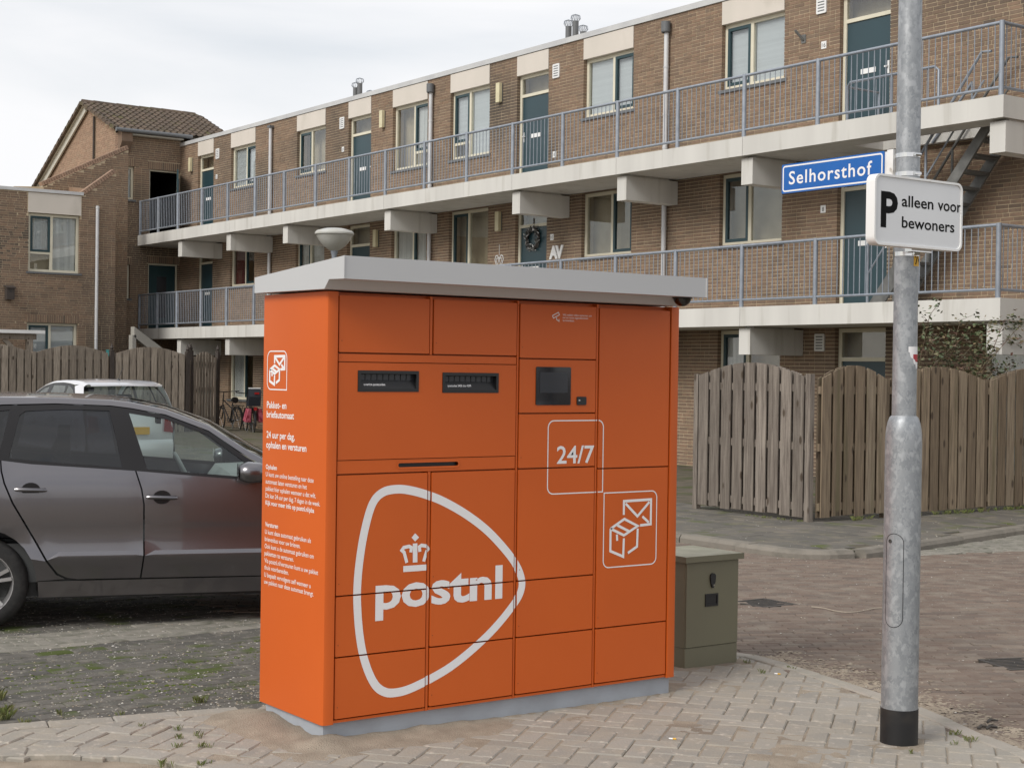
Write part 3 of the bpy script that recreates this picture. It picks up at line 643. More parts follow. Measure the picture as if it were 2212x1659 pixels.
# wordmark
tv,tf=text2d('postnl',1,.028)
xs0,zb=f2(605,722); xs1,zb1=f2(1217,681); zxh=f2(640,590)[1]
w0=min(v[0] for v in tv);w1=max(v[0] for v in tv); sx=(xs1-xs0)/(w1-w0); sy=(zxh-zb)/.56
b=MB(); b.add([(xs0+(x-w0)*sx,yd-.0008,zb+(zb1-zb)*0+y*sy) for x,y in tv],tf); cut(b,1)
def poly2(pl,dy):
    o=MB(); o.add([(*[(lambda a:(a[0],yd-dy,a[1]))(f2(*p)) for p in pl],)],[]) if 0 else None
    vs=[(f2(*p)[0],yd-dy,f2(*p)[1]) for p in pl]; o.add(vs,[tuple(range(len(vs)))]); return o
b=MB()
for pl in ([(797,358),(816,378),(797,398),(780,379)],[(786,408),(808,406),(808,498),(786,499)],[(740,516),(853,508),(853,537),(740,545)]):
    b.add([(f2(*p)[0],yd-.0008,f2(*p)[1]) for p in pl],[tuple(range(4))])
ribbon(b,[f2(*p) for p in ((757,500),(744,450),(733,440),(742,427),(768,421),(779,427),(776,450))],.0165,fm(.001))
ribbon(b,[f2(*p) for p in ((838,494),(852,446),(863,434),(852,420),(828,416),(817,424),(820,447))],.0165,fm(.001))
cut(b,1)
# 24/7 balloon and parcel balloon
a0=f1(1437,822);a1=f1(1703,1170); x0_,x1_,z1_,z0_=f1(1437,1000)[0],f1(1703,1000)[0],f1(1570,823)[1],f1(1570,1172)[1]
b=MB(); ribbon(b,rrect(x0_,z0_,x1_,z1_,.035,6,(1,1,1,0)),.0058,fm(.0008),True); cut(b,1); b=MB()
put_text(b,'24/7',(f1(1480,1030)[0],yd-.0008,f1(1480,1030)[1]),(1,0,0),(0,0,1),capw=f1(1660,1030)[0]-f1(1480,1030)[0],size=f1(1500,945)[1]-f1(1500,1031)[1],bold=.012); cut(b,0)
x0b,x1b=f2(1706,340)[0],f2(1960,340)[0]; z1b=z0_-.001; z0b=f2(1830,515)[1]
b=MB(); ribbon(b,rrect(x0b,z0b,x1b,z1b-.006,.035,6,(1,0,1,1)),.0058,fm(.0009),True); cut(b,1)
ICON=[[(1800,278),(1800,215),(1932,213),(1932,328),(1880,331)],[(1808,226),(1866,288),(1924,224)],[(1890,290),(1922,320)],
 [(1738,338),(1738,440),(1800,470),(1802,386)],[(1738,338),(1803,297),(1868,333),(1802,372),(1738,338)],[(1868,345),(1866,428),(1822,455)],[(1770,324),(1832,358)],[(1768,366),(1770,395)]]
ic=[[((x-1705)/255,(y-168)/347) for x,y in s] for s in ICON]
b=MB()
for k,s in enumerate(ic): ribbon(b,[(x0b+x*(x1b-x0b),z1b-y*(z1b-z0b)) for x,y in s],.0135,fm(.0008+.00035*(k%3)))
cut(b,1)
# camera notice
b=MB(); 
for k,(t,yy,xe) in enumerate((('Wij maken video-opnamen om',318,1648),('uw en onze eigendommen',331,1631),('te bewaken.',345,1565))):
    p=f1(1509,yy); put_text(b,t,(p[0],yd-.0008,p[1]),(1,0,0),(0,-0,1),capw=f1(xe,yy)[0]-p[0],size=.0105)
cut(b,0); b=MB()
for s in ([(1459,318),(1488,302),(1493,314),(1464,330),(1459,318)],[(1479,326),(1480,338),(1491,344)],[(1491,334),(1491,348)]): ribbon(b,[f1(*p) for p in s],.004,fm(.0011))
cut(b,0)
# side panel print
S3=lambda x,y:(550.5+.36493*x,715.7+.36493*y)
xs=X0-.0008; sd_=MB()
gs=lambda x,y:(lambda p:(p.y,p.z))(onx(*S3(x,y),X0))
LN=[('Pakket- en',72,452,187,1,.033),('briefautomaat',71,508,232,1,.033),('24 uur per dag,',70,628,236,1,.033),('ophalen en versturen',68,687,306,1,.033),
('Ophalen',66,812,131,1,.0225),('U kunt uw online bestelling naar deze',66,856,349,0,.0225),('automaat laten versturen en het',65,898,309,0,.0225),('pakket hier ophalen wanneer u dat wilt.',65,940,362,0,.0225),('Dit kan 24 uur per dag, 7 dagen in de week.',64,982,387,0,.0225),('Kijk voor meer info op postnl.nl/pba',64,1024,352,1,.0225),
('Versturen',62,1152,138,1,.0225),('U kunt deze automaat gebruiken als',61,1196,333,0,.0225),('brievenbus voor uw brieven.',60,1238,270,0,.0225),('Ook kunt u de automaat gebruiken om',59,1280,350,0,.0225),('pakketten te versturen.',58,1322,231,0,.0225),('Via postnl.nl/versturen kunt u uw pakket',58,1365,376,0,.0225),('thuis voorbereiden.',57,1405,201,0,.0225),('U bepaalt vervolgens zelf wanneer u',57,1449,331,0,.0225),('uw pakket naar deze automaat brengt.',56,1490,349,0,.0225)]
for t,xa,ya,xb,bo,sz in LN:
    if t in ('24 uur per dag,','Ophalen','Versturen'): sd_.build('side_lettering','print_white',lk); sd_=MB()
    p=gs(xa,ya); q=gs(xb,ya); put_text(sd_,t,(xs,p[0],p[1]),(0,-1,0),(0,0,1),capw=p[0]-q[0],size=sz,bold=.015 if bo else .004)
sd_.build('side_lettering','print_white',lk)
b=MB(); ya,yb=gs(75,230)[0],gs(190,230)[0]; za=(gs(75,118)[1]+gs(190,117)[1])/2; zb_=(gs(75,343)[1]+gs(190,346)[1])/2
ribbon(b,rrect(0,0,ya-yb,za-zb_,.035,6,(1,1,1,0)),.0055,lambda x,z:(X0-.0008,ya-x,zb_+z),True)
for k,s in enumerate(ic): ribbon(b,[(x*(ya-yb),(1-y)*(za-zb_)) for x,y in s],.0125,lambda x,z,k=k:(X0-.0008-.00035*(k%3),ya-x,zb_+z))
b.build('side_parcel_symbol','print_white',lk)
# ================================================================ utility cabinet
cb=thing('utility_cabinet','low olive green utility cabinet with black lock beside the orange locker','cabinet',(CB[0],CB[1],0))
cx0,cy0,cx1,cy1=CB; ct=.612
b=MB(); b.prism(rrect(cx0,cy0,cx1,cy1,.006,2),lambda x,y:(x,y,-.02),lambda x,y:(x,y,.118)); b.build('base','cab_green',cb)
b=MB(); b.prism(rrect(cx0,cy0+.004,cx1,cy1,.006,2),lambda x,y:(x,y,.120),lambda x,y:(x,y,ct)); b.build('body','cab_green',cb)
dr=boxes('door','cab_green',cb,((cx0+.006,cy0-.004,.122),(cx1-.004,cy0+.0035,ct-.004)))
b=MB(); b.prism([(cx0-.02,cy0-.025),(cx1+.022,cy0-.025),(cx1+.022,cy1+.02),(cx0-.02,cy1+.02)],lambda x,y:(x,y,ct+.001),lambda x,y:(x,y,ct+.035)); b.cur=1
b.add([(cx0-.02,cy0-.025,ct+.0355),(cx1+.022,cy0-.025,ct+.0355),(cx1+.022,cy1+.02,ct+.0355),(cx0-.02,cy1+.02,ct+.0355)],[(0,1,2,3)]); b.build('lid','cab_green cab_top'.split(),cb)
lx=cx0+.205; b=MB(); pl=[(lx+.024*math.cos(t)*(1-.28*(1-math.sin(t))/2),ct-.095+(.024*math.sin(t) if math.sin(t)>0 else .062*math.sin(t))) for t in [R(k*18) for k in range(20)]]
b.prism(pl,lambda x,z:(x,cy0-.014,z),lambda x,z:(x,cy0-.004,z)); lo=b.build('lock','black_plastic',dr); MB().lathe([(.006,0),(.006,-.002),(0,-.002)],(lx+.004,cy0-.0145,ct-.14),10,'y').build('key_hole','chrome',lo)
b=MB(); hx0_,hx1_,hz0,hz1=lx-.055,lx+.045,ct-.262,ct-.190
for p,q in (((hx0_,hz0),(hx1_,hz0+.012)),((hx0_,hz1-.01),(hx1_,hz1)),((hx0_,hz0+.012),(hx0_+.009,hz1-.01)),((hx1_-.009,hz0+.012),(hx1_,hz1-.01))): b.box((p[0],cy0-.010,p[1]),(q[0],cy0-.004,q[1]))
b.box((hx0_+.009,cy0-.0055,hz0+.012),(hx1_-.009,cy0-.0042,hz1-.01)); b.build('grip','black_plastic',dr)
# ================================================================ lamp post with signs
px_,py_=5.644,4.713
lp=thing('lamp_post','tall galvanised lamp post with black sleeve standing in the beige paving','lamp post',(px_,py_,0))
MB().lathe([(.0865,-.1),(.0865,.163),(.083,.164)],(px_,py_,0),40).build('ground_sleeve','black',lp,smooth=True)
MB().lathe([(.084,.1),(.084,1.385),(.0825,1.43),(.079,1.46),(.074,1.485),(.0655,1.508),(.058,1.515),(.0575,1.516)],(px_,py_,0),48).build('lower_tube','galv',lp,smooth=30)
MB().lathe([(.0555,1.5),(.0548,3.0),(.045,5.9),(.03,6.2)],(px_,py_,0),40).build('upper_tube','galv',lp,smooth=True)
def polept(ang,z,r): return (px_+r*math.cos(ang),py_+r*math.sin(ang),z)
va=math.atan2(-py_,-px_)         # toward the camera
rr=.0846
def polemap(r): return lambda s,z:polept(va+s/.084,z,r)
b=MB(); cs=-.062; outl=rrect(-.044,.545,.044,.975,.043,8)
den=[]
for i in range(len(outl)):
    p,q=Vector(outl[i]),Vector(outl[(i+1)%len(outl)]); n=max(1,int((q-p).length/.02)); den+=[p.lerp(q,k/n) for k in range(n)]
ribbon(b,[(p.x-.036,p.y) for p in den],.003,lambda s,z:polept(va+s/.084,z,.0848),True); ad=b.build('access_door_joint','black_plastic',lp)
q=polept(va-.66,.94,.0845); MB().lathe([(.0,0),(.008,0),(.008,.004)],(0,0,0),10).build('access_door_lock','iron',lp,world=False,loc=Vector(q)-off(lp)).rotation_euler=(0,R(90),va-.66)
# stickers
def sticker(name,m,a0,a1,z0,z1,r,par,n=6,cutl=None):
    b=MB()
    vs=[];
    for k in range(n+1):
        a=a0+(a1-a0)*k/n; lo_=z0 if not cutl else z0+(z1-z0)*cutl(k/n); vs+=[polept(a,lo_,r),polept(a,z1,r)]
    b.add(vs,[(2*k,2*k+2,2*k+3,2*k+1) for k in range(n)]); return b.build(name,m,par)
ru=.0561; sA=va+.62
sticker('number_sticker','yellow',sA,sA+1.1,2.205,2.262,ru,lp)
b=MB()
for ch,a in (('7',sA+.1),('4',sA+.55)):
    vs,fs=text2d(ch,1,.02); s=.055; b.add([polept(a+(x*s*.8)/ru,2.213+y*s,ru+.0006) for x,y in vs],fs)
b.build('number_print','print_black',lp)
st=sticker('torn_sticker','print_white',va+.28,va+1.5,1.735,1.835,ru,lp,12,lambda t:max(0,.75-1.1*t)+.08*math.sin(t*25))
sticker('sticker_print','print_red',va+.72,va+1.45,1.765,1.80,ru+.0005,lp,8,lambda t:max(0,.5-t)+.1*math.sin(t*30))
def clamp(par,z,rr_,name='clamp_band'):
    MB().lathe([(rr_,-.01),(rr_+.0025,-.01),(rr_+.0025,.01),(rr_,.01)],(px_,py_,z),32,close=True).build(name,'chrome',par)
    a=va+.75; b=MB(); c=Vector(polept(a,z,rr_+.008)); t=Vector((-math.sin(a),math.cos(a),0)); b.tube([c-t*.018,c+t*.018],.008,8); b.build('clamp_screw','chrome',par)
# street name sign, parallel to the flats
sg=thing('street_name_sign','blue street name plate with white lettering clamped to the lamp post','street sign',(px_,py_,2.6))
sx_=5.605; sy0,sy1,sz0,sz1=4.822,5.478,2.603,2.748
b=MB(); b.prism(rrect(sy0,sz0,sy1,sz1,.006,3),lambda y,z:(sx_,y,z),lambda y,z:(sx_+.006,y,z)); b.build('plate','sign_blue',sg)
b=MB(); ribbon(b,rrect(sy0+.011,sz0+.011,sy1-.011,sz1-.011,.012,4),.0075,lambda y,z:(sx_-.0008,y,z),True); b.build('border','print_white',sg)
b=MB(); put_text(b,'Selhorsthof',(sx_-.0008,sy1-.05,sz0+.043),(0,-1,0),(0,0,1),capw=.535,size=.066,bold=.012,sp=1.13); b.build('lettering','print_white',sg)
boxes('bracket','sign_frame',sg,((sx_+.0065,4.77,sz0+.004),(sx_+.012,4.86,sz1-.004)),((sx_-.004,4.765,sz0+.002),(sx_+.014,4.8,sz1+.002)))
clamp(sg,2.716,.0553); clamp(sg,2.63,.0553)
# parking sign box
ps=thing('parking_sign','white boxed parking sign with black lettering clamped to the lamp post','parking sign',(px_,py_,2.28))
qx0,qx1,qy,qz0,qz1=5.262,5.868,4.575,2.279,2.594
b=MB(); oo=rrect(qx0,qz0,qx1,qz1,.038,6); ii=rrect(qx0+.010,qz0+.010,qx1-.010,qz1-.010,.030,6); n=len(oo)
vs=[(x,qy,z) for x,z in oo]+[(x,qy,z) for x,z in ii]+[(x,qy+.05,z) for x,z in oo]+[(x,qy+.008,z) for x,z in ii]
fs=[]
for i in range(n): j=(i+1)%n; fs+=[(i,j,n+j,n+i),(i,2*n+i,2*n+j,j),(n+i,n+j,3*n+j,3*n+i)]
fs.append(tuple(2*n+i for i in range(n))); b.add(vs,fs); b.build('frame','sign_frame',ps,smooth=35)
b=MB(); b.add([(x,qy+.006,z) for x,z in ii],[tuple(range(n))]); b.build('face','sign_white',ps)
fq=lambda u,v:(lambda p:(p.x,p.z))(ony(u,v,qy+.006)); Z6=lambda x,y:((3300+x*.33149)/1.8165,(550+y*.33149)/1.8165)
b=MB(); p=fq(*Z6(468,1012)); put_text(b,'P',(p[0],qy+.0052,p[1]),(1,0,0),(0,0,1),capw=fq(*Z6(672,800))[0]-p[0],size=fq(*Z6(475,595))[1]-p[1],bold=.03); b.build('lettering','print_black',ps); b=MB()
p=fq(*Z6(718,782)); put_text(b,'alleen',(p[0],qy+.0052,p[1]),(1,0,0),(0,0,1),capw=fq(*Z6(1092,830))[0]-p[0],caph=.050,bold=.014); b.build('lettering','print_black',ps); b=MB(); p=(fq(*Z6(1143,840))[0],p[1])
put_text(b,'voor',(p[0],qy+.0052,p[1]),(1,0,0),(0,0,1),capw=fq(*Z6(1424,860))[0]-p[0],caph=.035,bold=.014); b.build('lettering','print_black',ps); b=MB()
p=fq(*Z6(718,1034)); put_text(b,'bewoners',(p[0],qy+.0052,p[1]),(1,0,0),(0,0,1),capw=fq(*Z6(1340,1090))[0]-p[0],caph=.050,bold=.014)
b.build('lettering','print_black',ps)
boxes('clamp_rail','chrome',ps,((px_-.07,qy+.051,2.575),(px_+.07,py_-.048,2.60)),((px_-.07,qy+.051,2.268),(px_+.07,py_-.048,2.292)))
clamp(ps,2.6,.0555); clamp(ps,2.262,.0557)
# ================================================================ brickwork
BL,BHt,JT=.2105,.0495,.0115; CH=.0611
def courses(h0,h1,z0,z1,openings,top=None,left=None):
    """list of bricks (ha,hb,za,zb) in a random bond; openings (a,b,za,zb)"""
    out=[]; z=z0+JT
    while z+BHt<=z1+.001:
        segs=[(h0,h1)]
        if top:
            pass
        for a,b_,za,zb in openings:
            if za<z+BHt*.6 and zb>z+BHt*.4:
                ns=[]
                for s,e in segs:
                    if b_<=s or a>=e: ns.append((s,e)); continue
                    if a>s: ns.append((s,a))
                    if b_<e: ns.append((b_,e))
                segs=ns
        for s,e in segs:
            h=s-random.uniform(0,.2) if s==h0 else s
            while h<e-.02:
                l=BL if random.random()<.74 else .1
                a,c=max(h,s),min(h+l,e)
                if e-(h+l+JT)<.05: c=e
                if c-a>.03 and (top is None or z+BHt<=top((a+c)/2)): out.append((a,c,z,z+BHt))
                h=(h+l+JT) if c!=e else e
        z+=CH
    return out
def lay(par,bricks,mp_,m='brick',depth=.10,proud=.006,limit=300,vis=None,name='brick'):
    """mp_(h,d,z)->world; d = distance in front of the wall face"""
    rest=MB(); ind=[]
    if limit:
        cand=[]
        for b in bricks:
            if b[1]-b[0]>BL-.002:
                c=Vector(mp_((b[0]+b[1])/2,0,(b[2]+b[3])/2))
                if inframe(c,-4) and (vis is None or vis(c)): cand.append(((c-CP).length,b))
        cand.sort(key=lambda t:t[0]); ind=[b for _,b in cand[:limit]]
    iset=set(ind)
    def quadbox(ha,hb,za,zb,p):
        vs=[mp_(h,d,z) for d in (p,-depth) for h,z in ((ha,za),(hb,za),(hb,zb),(ha,zb))]
        return vs,[(0,1,2,3),(0,4,5,1),(1,5,6,2),(2,6,7,3),(3,7,4,0)]
    for b in bricks:
        if b in iset: continue
        vs,fs=quadbox(*b,proud+random.uniform(-.0025,.0025)); rest.add(vs,fs)
    if rest.v: rest.build(name,m,par,kind='stuff')
    me=None
    for b in ind:
        ha,hb,za,zb=b; c=Vector(mp_((ha+hb)/2,random.uniform(-.0025,.0025),(za+zb)/2))
        if me is None:
            o0=Vector(mp_(0,0,0)); q=MB(); l=BL/2; vs=[Vector(mp_(h,d,z))-o0 for d in (proud,-depth) for h,z in ((-l,-BHt/2),(l,-BHt/2),(l,BHt/2),(-l,BHt/2))]
            q.add(vs,[(0,1,2,3),(0,4,5,1),(1,5,6,2),(2,6,7,3),(3,7,4,0)]); o=q.build(name,m,par,world=False); me=o.data; o.location=c-off(par)
        else: inst(name,me,par,c)
def wallcells(mb,h0,h1,z0,z1,ops,mp_,th):
    e=.006; ops=[(a-e,b-(-e),c-e,d+e) for a,b,c,d in ops]
    hs=sorted({h0,h1,*[min(max(o[i],h0),h1) for o in ops for i in (0,1)]}); zs=sorted({z0,z1,*[min(max(o[i],z0),z1) for o in ops for i in (2,3)]})
    for i in range(len(hs)-1):
        run=None
        for j in range(len(zs)):
            solid=False
            if j<len(zs)-1:
                ch,cz=(hs[i]+hs[i+1])/2,(zs[j]+zs[j+1])/2; solid=not any(o[0]<ch<o[1] and o[2]<cz<o[3] for o in ops)
            if solid and run is None: run=zs[j]
            if not solid and run is not None:
                vs=[mp_(h,-d,z) for d in (0,th) for h,z in ((hs[i],run),(hs[i+1],run),(hs[i+1],zs[j]),(hs[i],zs[j]))]
                mb.add(vs,[(0,1,2,3),(4,7,6,5),(0,4,5,1),(1,5,6,2),(2,6,7,3),(3,7,4,0)]); run=None
# ---------------------------------------------------------------- windows and doors (h along wall, d out of wall)
def bx(mp_,h0,h1,d0,d1,z0,z1):
    a,c=mp_(h0,d0,z0),mp_(h1,d1,z1); return (a,c)
def window(par,mp_,a,c,z0,z1,sash='l',back='dark_room',cover=None,split=.5,low=None,name='window',single=False,tilt=False):
    """a..c along the wall as seen left to right (a is the left end in the picture)"""
    s=1 if c>a else -1; H=lambda t:a+(c-a)*t; F=.065; Wd=abs(c-a)
    f=MB()
    def fb(h0,h1,zz0,zz1,d0=-.075,d1=-.14): f.box(*bx(mp_,h0,h1,d0,d1,zz0,zz1))
    fb(a,a+s*F,z0,z1); fb(c-s*F,c,z0,z1); fb(a+s*F,c-s*F,z0,z0+F); fb(a+s*F,c-s*F,z1-F,z1)
    o=MB(); o.box(*bx(mp_,a,c,-.16,-.165,z0,z1)); 
    m=H(split)
    if not single: fb(m-s*.035,m+s*.035,z0+F,z1-F)
    zl=z0
    if low: pass
    w=f.build(name,'cream',par)
    halves=[(a+s*F,m-s*.035),(m+s*.035,c-s*F)] if not single else [(a+s*F,c-s*F)]
    for k,(p,q) in enumerate(halves):
        zb=z0+F
        issash=(sash=='l' and k==0) or (sash=='r' and k==1)
        if low and issash:
            boxes('transom','cream',w,bx(mp_,p,q,-.08,-.138,low-.03,low+.03)); boxes('pane','pane',w,bx(mp_,p+s*.004,q-s*.004,-.105,-.109,z0+F+.004,low-.034)); zb=low+.03
        if issash:
            g=MB(); t=.055; zt=z1-F; D0,D1=-.07,-.125
            for h0,h1,u0,u1 in ((p,p+s*t,zb,zt),(q-s*t,q,zb,zt),(p+s*t,q-s*t,zb,zb+t),(p+s*t,q-s*t,zt-t,zt)): g.box(*bx(mp_,h0,h1,D0,D1,u0,u1))
            so_=g.build('sash','sash',w); boxes('sash_pane','pane',so_,bx(mp_,p+s*t,q-s*t,-.095,-.099,zb+t,zt-t))
        else: boxes('pane','pane',w,bx(mp_,p+s*.002,q-s*.002,-.100,-.104,zb+.002,z1-F-.002))
        if cover:
            cv=cover if isinstance(cover,str) else cover[k]
            if cv: boxes('window_covering',cv,w,bx(mp_,p+s*.01,q-s*.01,-.150,-.156,zb+.002,z1-F-.01))
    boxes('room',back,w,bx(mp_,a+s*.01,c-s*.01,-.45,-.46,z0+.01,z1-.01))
    boxes('sill','pipe_dark',w,bx(mp_,a-s*.06,c+s*.06,.035,-.07,z0-.055,z0-.004))
    return w
def entrance(par,mp_,a,c,z0,z1,ztr,slot=True,hinge=1,m='door_teal',glassback='room_mid'):
    s=1 if c>a else -1; F=.065; f=MB()
    def fb(h0,h1,u0,u1): f.box(*bx(mp_,h0,h1,-.075,-.14,u0,u1))
    fb(a,a+s*F,z0,z1); fb(c-s*F,c,z0,z1); fb(a+s*F,c-s*F,z1-F,z1); fb(a+s*F,c-s*F,ztr,ztr+.06)
    w=f.build('entrance','cream',par)
    dl=boxes('door_leaf',m,w,bx(mp_,a+s*(F+.003),c-s*(F+.003),-.10,-.15,z0+.02,ztr-.003))
    boxes('transom_pane','pane',w,bx(mp_,a+s*F,c-s*F,-.10,-.104,ztr+.06,z1-F)); boxes('room',glassback,w,bx(mp_,a+s*.01,c-s*.01,-.4,-.41,z0,z1-.01))
    mid=(a+c)/2
    if slot: boxes('letter_flap','white',w,bx(mp_,mid-s*.15,mid+s*.15,-.085,-.0995,z0+.98,z0+1.06))
    hh=(a+s*.11) if hinge<0 else (c-s*.11)
    b=MB(); b.box(*bx(mp_,hh-.018,hh+.018,-.09,-.0995,z0+.92,z0+1.12)); b.box(*bx(mp_,hh-.06*s*hinge,hh,-.06,-.0895,z0+1.02,z0+1.045)); b.build('handle','white',w)
    return w
# ================================================================ block of flats
BX=18.52; BY0,BY1=8.0,42.45; RZ=8.135
mx_=lambda h,d,z:(BX-d,h,z)
ab=thing('apartment_building','long three storey brown brick gallery flats with cream window frames behind the locker','building',(BX,BY0,0))
UW=[('d',16.87,15.84),('w',19.57,18.08),('w',23.42,21.93),('d',25.61,24.54),('t',28.08,26.59),('t',30.49,29.0),('d',32.54,31.47),('w',35.18,33.68),('w',39.04,37.54),('d',41.21,40.16)]
FL=[(5.453,8.12),(2.757,5.145),(.06,2.45)]
ops=[]; PT=7.73
for fi,(zf,zc) in enumerate(FL):
    for t,a,c in UW:
        zt=zc if fi==0 else zc-.002
        zb={'d':zf,'w':zf+1.137,'t':zf+.80}[t] if fi<2 else {'d':zf,'w':zf+.75,'t':zf+.75}[t]
        ops.append((c,a,zb,zt+.02 if fi==0 else zt))
GWIN=(14.05,12.0,.3,2.4); ops.append((GWIN[1],GWIN[0],GWIN[2],GWIN[3]))
wall=MB(); wallcells(wall,BY0,BY1,-.05,RZ,ops,mx_,.30)
wall.box((BX+.35,BY0,0),(BX+9,BY1+6,RZ-.02)); 
wo=wall.build('wall','mortar',ab)
br=courses(9.0,BY1,0,RZ,ops)
lay(ab,br,mx_,vis=lambda c:c.z>2.9)
print('flats bricks',len(br))
boxes('roof_coping','zinc',ab,((BX-.035,BY0,RZ+.001),(BX+.3,BY1+.3,RZ+.105)))
cov_u=[None,('blind','blind'),('blind','blind'),None,('blind','blind'),(None,'curtain'),None,(None,None),('blind','blind'),None]
cov_l=[None,(None,None),(None,None),None,(None,None),('curtain','curtain'),None,('curtain','curtain'),('red_curtain',None),None]
sashs=['','l','r','','l','r','','l','r','']
for fi,(zf,zc) in enumerate(FL):
    for k,(t,a,c) in enumerate(UW):
        zt=PT if fi==0 else zc-.004
        if fi==0: 
            pn=boxes('fascia_panel','panel',ab,((BX-.018,c+.004,PT-.004),(BX+.09,a-.004,RZ-.012)))
        if t=='d':
            entrance(ab,mx_,a-.004,c+.004,zf,zt-.006,zf+(1.83 if fi==0 else 1.86),hinge=(1 if k in (0,6) else -1),glassback='room_mid' if fi else 'blind')
        else:
            zb=({'w':zf+1.137,'t':zf+.80}[t] if fi<2 else zf+.75)+.004
            low=zf+1.15 if t=='t' else None
            sp_=.44 if sashs[k]=='l' else .56
            back='dark_room'
            if fi==0: window(ab,mx_,a-.004,c+.004,zb,zt-.006,sashs[k],back,cov_u[k],sp_,low)
            else: window(ab,mx_,a-.004,c+.004,zb,zt-.006,sashs[k] if not(fi==1 and t=='w') else sashs[k],back,cov_l[k] if fi==1 else ('curtain',None),sp_,low if fi==1 else None)
window(ab,mx_,GWIN[0]-.004,GWIN[1]+.004,GWIN[2]+.004,GWIN[3]-.006,'', 'dark_room',('curtain','curtain'),.45)
# downpipes
for y,hp in ((36.53,0),(28.77,1),(20.94,1)):
    b=MB(); b.tube([(BX-.075,y,.0),(BX-.075,y,RZ-.12)],.045,12); dp=b.build('downpipe','pipe_white',ab,smooth=True)
    for z in (7.2,6.35,5.75,4.3,3.1):
        MB().lathe([(.0455,-.018),(.05,-.018),(.05,.018),(.0455,.018)],(BX-.075,y,z),12,close=True).build('pipe_clip','pipe_white',dp)
    if hp: MB().lathe([(.07,0),(.085,.02),(.085,.2),(.08,.2)],(BX-.095,y,RZ-.32),14).build('hopper','pipe_dark',dp,smooth=30)
    else: boxes('hopper','pipe_dark',dp,((BX-.14,y-.07,RZ-.16),(BX-.02,y+.07,RZ-.10)))
# vents, lamps, number plates
def vent(u0,u1,v0,v1):
    A=onx(u0,(v0+v1)/2,BX);C=onx(u1,(v0+v1)/2,BX); zc=(A.z+C.z)/2; hz_=.14; yc=(A.y+C.y)/2; hy=.105
    b=MB(); b.prism(rrect(yc-hy,zc-hz_,yc+hy,zc+hz_,.02,3),lambda y,z:(BX-.03,y,z),lambda y,z:(BX,y,z)); v=b.build('vent_grille','white',ab)
    for k in range(5):
        zz=zc-.095+k*.047; boxes('louvre_gap','pipe_dark',v,((BX-.032,yc-.07,zz-.009),(BX-.0305,yc+.07,zz+.009)))
for q in ((734,746.6,254,278.6),(1194,1212,138,170),(1763,1790,-10,33),(467,475.5,323,342),(1764,1780,725,755)): vent(*q)
def walllamp(u,v0,v1):
    A=onx(u,(v0+v1)/2,BX); b=MB(); b.prism(rrect(A.y-.065,A.z-.2,A.y+.065,A.z+.2,.012,2),lambda y,z:(BX-.10,y,z),lambda y,z:(BX-.03,y,z)); l=b.build('wall_lamp','lampglass',ab); boxes('lamp_base','pipe_dark',l,((BX-.03,A.y-.06,A.z-.19),(BX-.0,A.y+.06,A.z+.19)))
for q in ((1083,184,219),(830,242,274.5),(1081,461,497),(816,499,532),(415.5,344,369)): walllamp(*q)
def plate(u,v,s):
    A=onx(u,v,BX); b=MB(); b.box((BX-.012,A.y-.055,A.z-.06),(BX-.004,A.y+.055,A.z+.06)); p=b.build('number_plate','white',ab)
    t=MB(); put_text(t,s,(BX-.0128,A.y+(.038 if len(s)>1 else .02),A.z-.035),(0,-1,0),(0,0,1),capw=.075 if len(s)>1 else .04,size=.07); t.build('house_number','print_black',p)
for q in ((1198.5,334,'18'),(1780.5,98,'16'),(1779,452,'8'),(1193,512.5,'10'),(741.5,323,'20'),(468.5,382,'22')): plate(*q)
A=onx(1737,85,BX); b=MB(); b.prism(rrect(A.y-.05,A.z-.07,A.y+.05,A.z+.07,.01,2),lambda y,z:(BX-.018,y,z),lambda y,z:(BX,y,z)); b.tube([(BX-.018,A.y,A.z-.02),(BX-.16,A.y+.05,A.z+.13)],.022,10); b.build('flag_holder','steel_dark',ab)
# roof vents with wire caps
for u,v,h in ((768,208,.42),(777,206,.5),(800,199,.12),(1228,82,.45),(1243,78,.52),(1259.5,74,.26),(535,268,.02),(546,266,.02)):
    A=onx(u,v,BX+.9); b=MB(); b.tube([(BX+.9,A.y,RZ-.1),(BX+.9,A.y,RZ+.2+h)],.065,12); p=b.build('roof_vent_pipe','pipe_dark',ab,smooth=True); c=MB()
    for k in range(6):
        a=math.pi*k/6; c.tube([(BX+.9+math.cos(a)*r_,A.y+math.sin(a)*r_,RZ+.2+h+z) for r_,z in ((.06,0),(.1,.05),(.09,.11),(0,.14),(-.09,.11),(-.1,.05),(-.06,0))],.006,5)
    c.build('wire_cap','galv_rail',p)
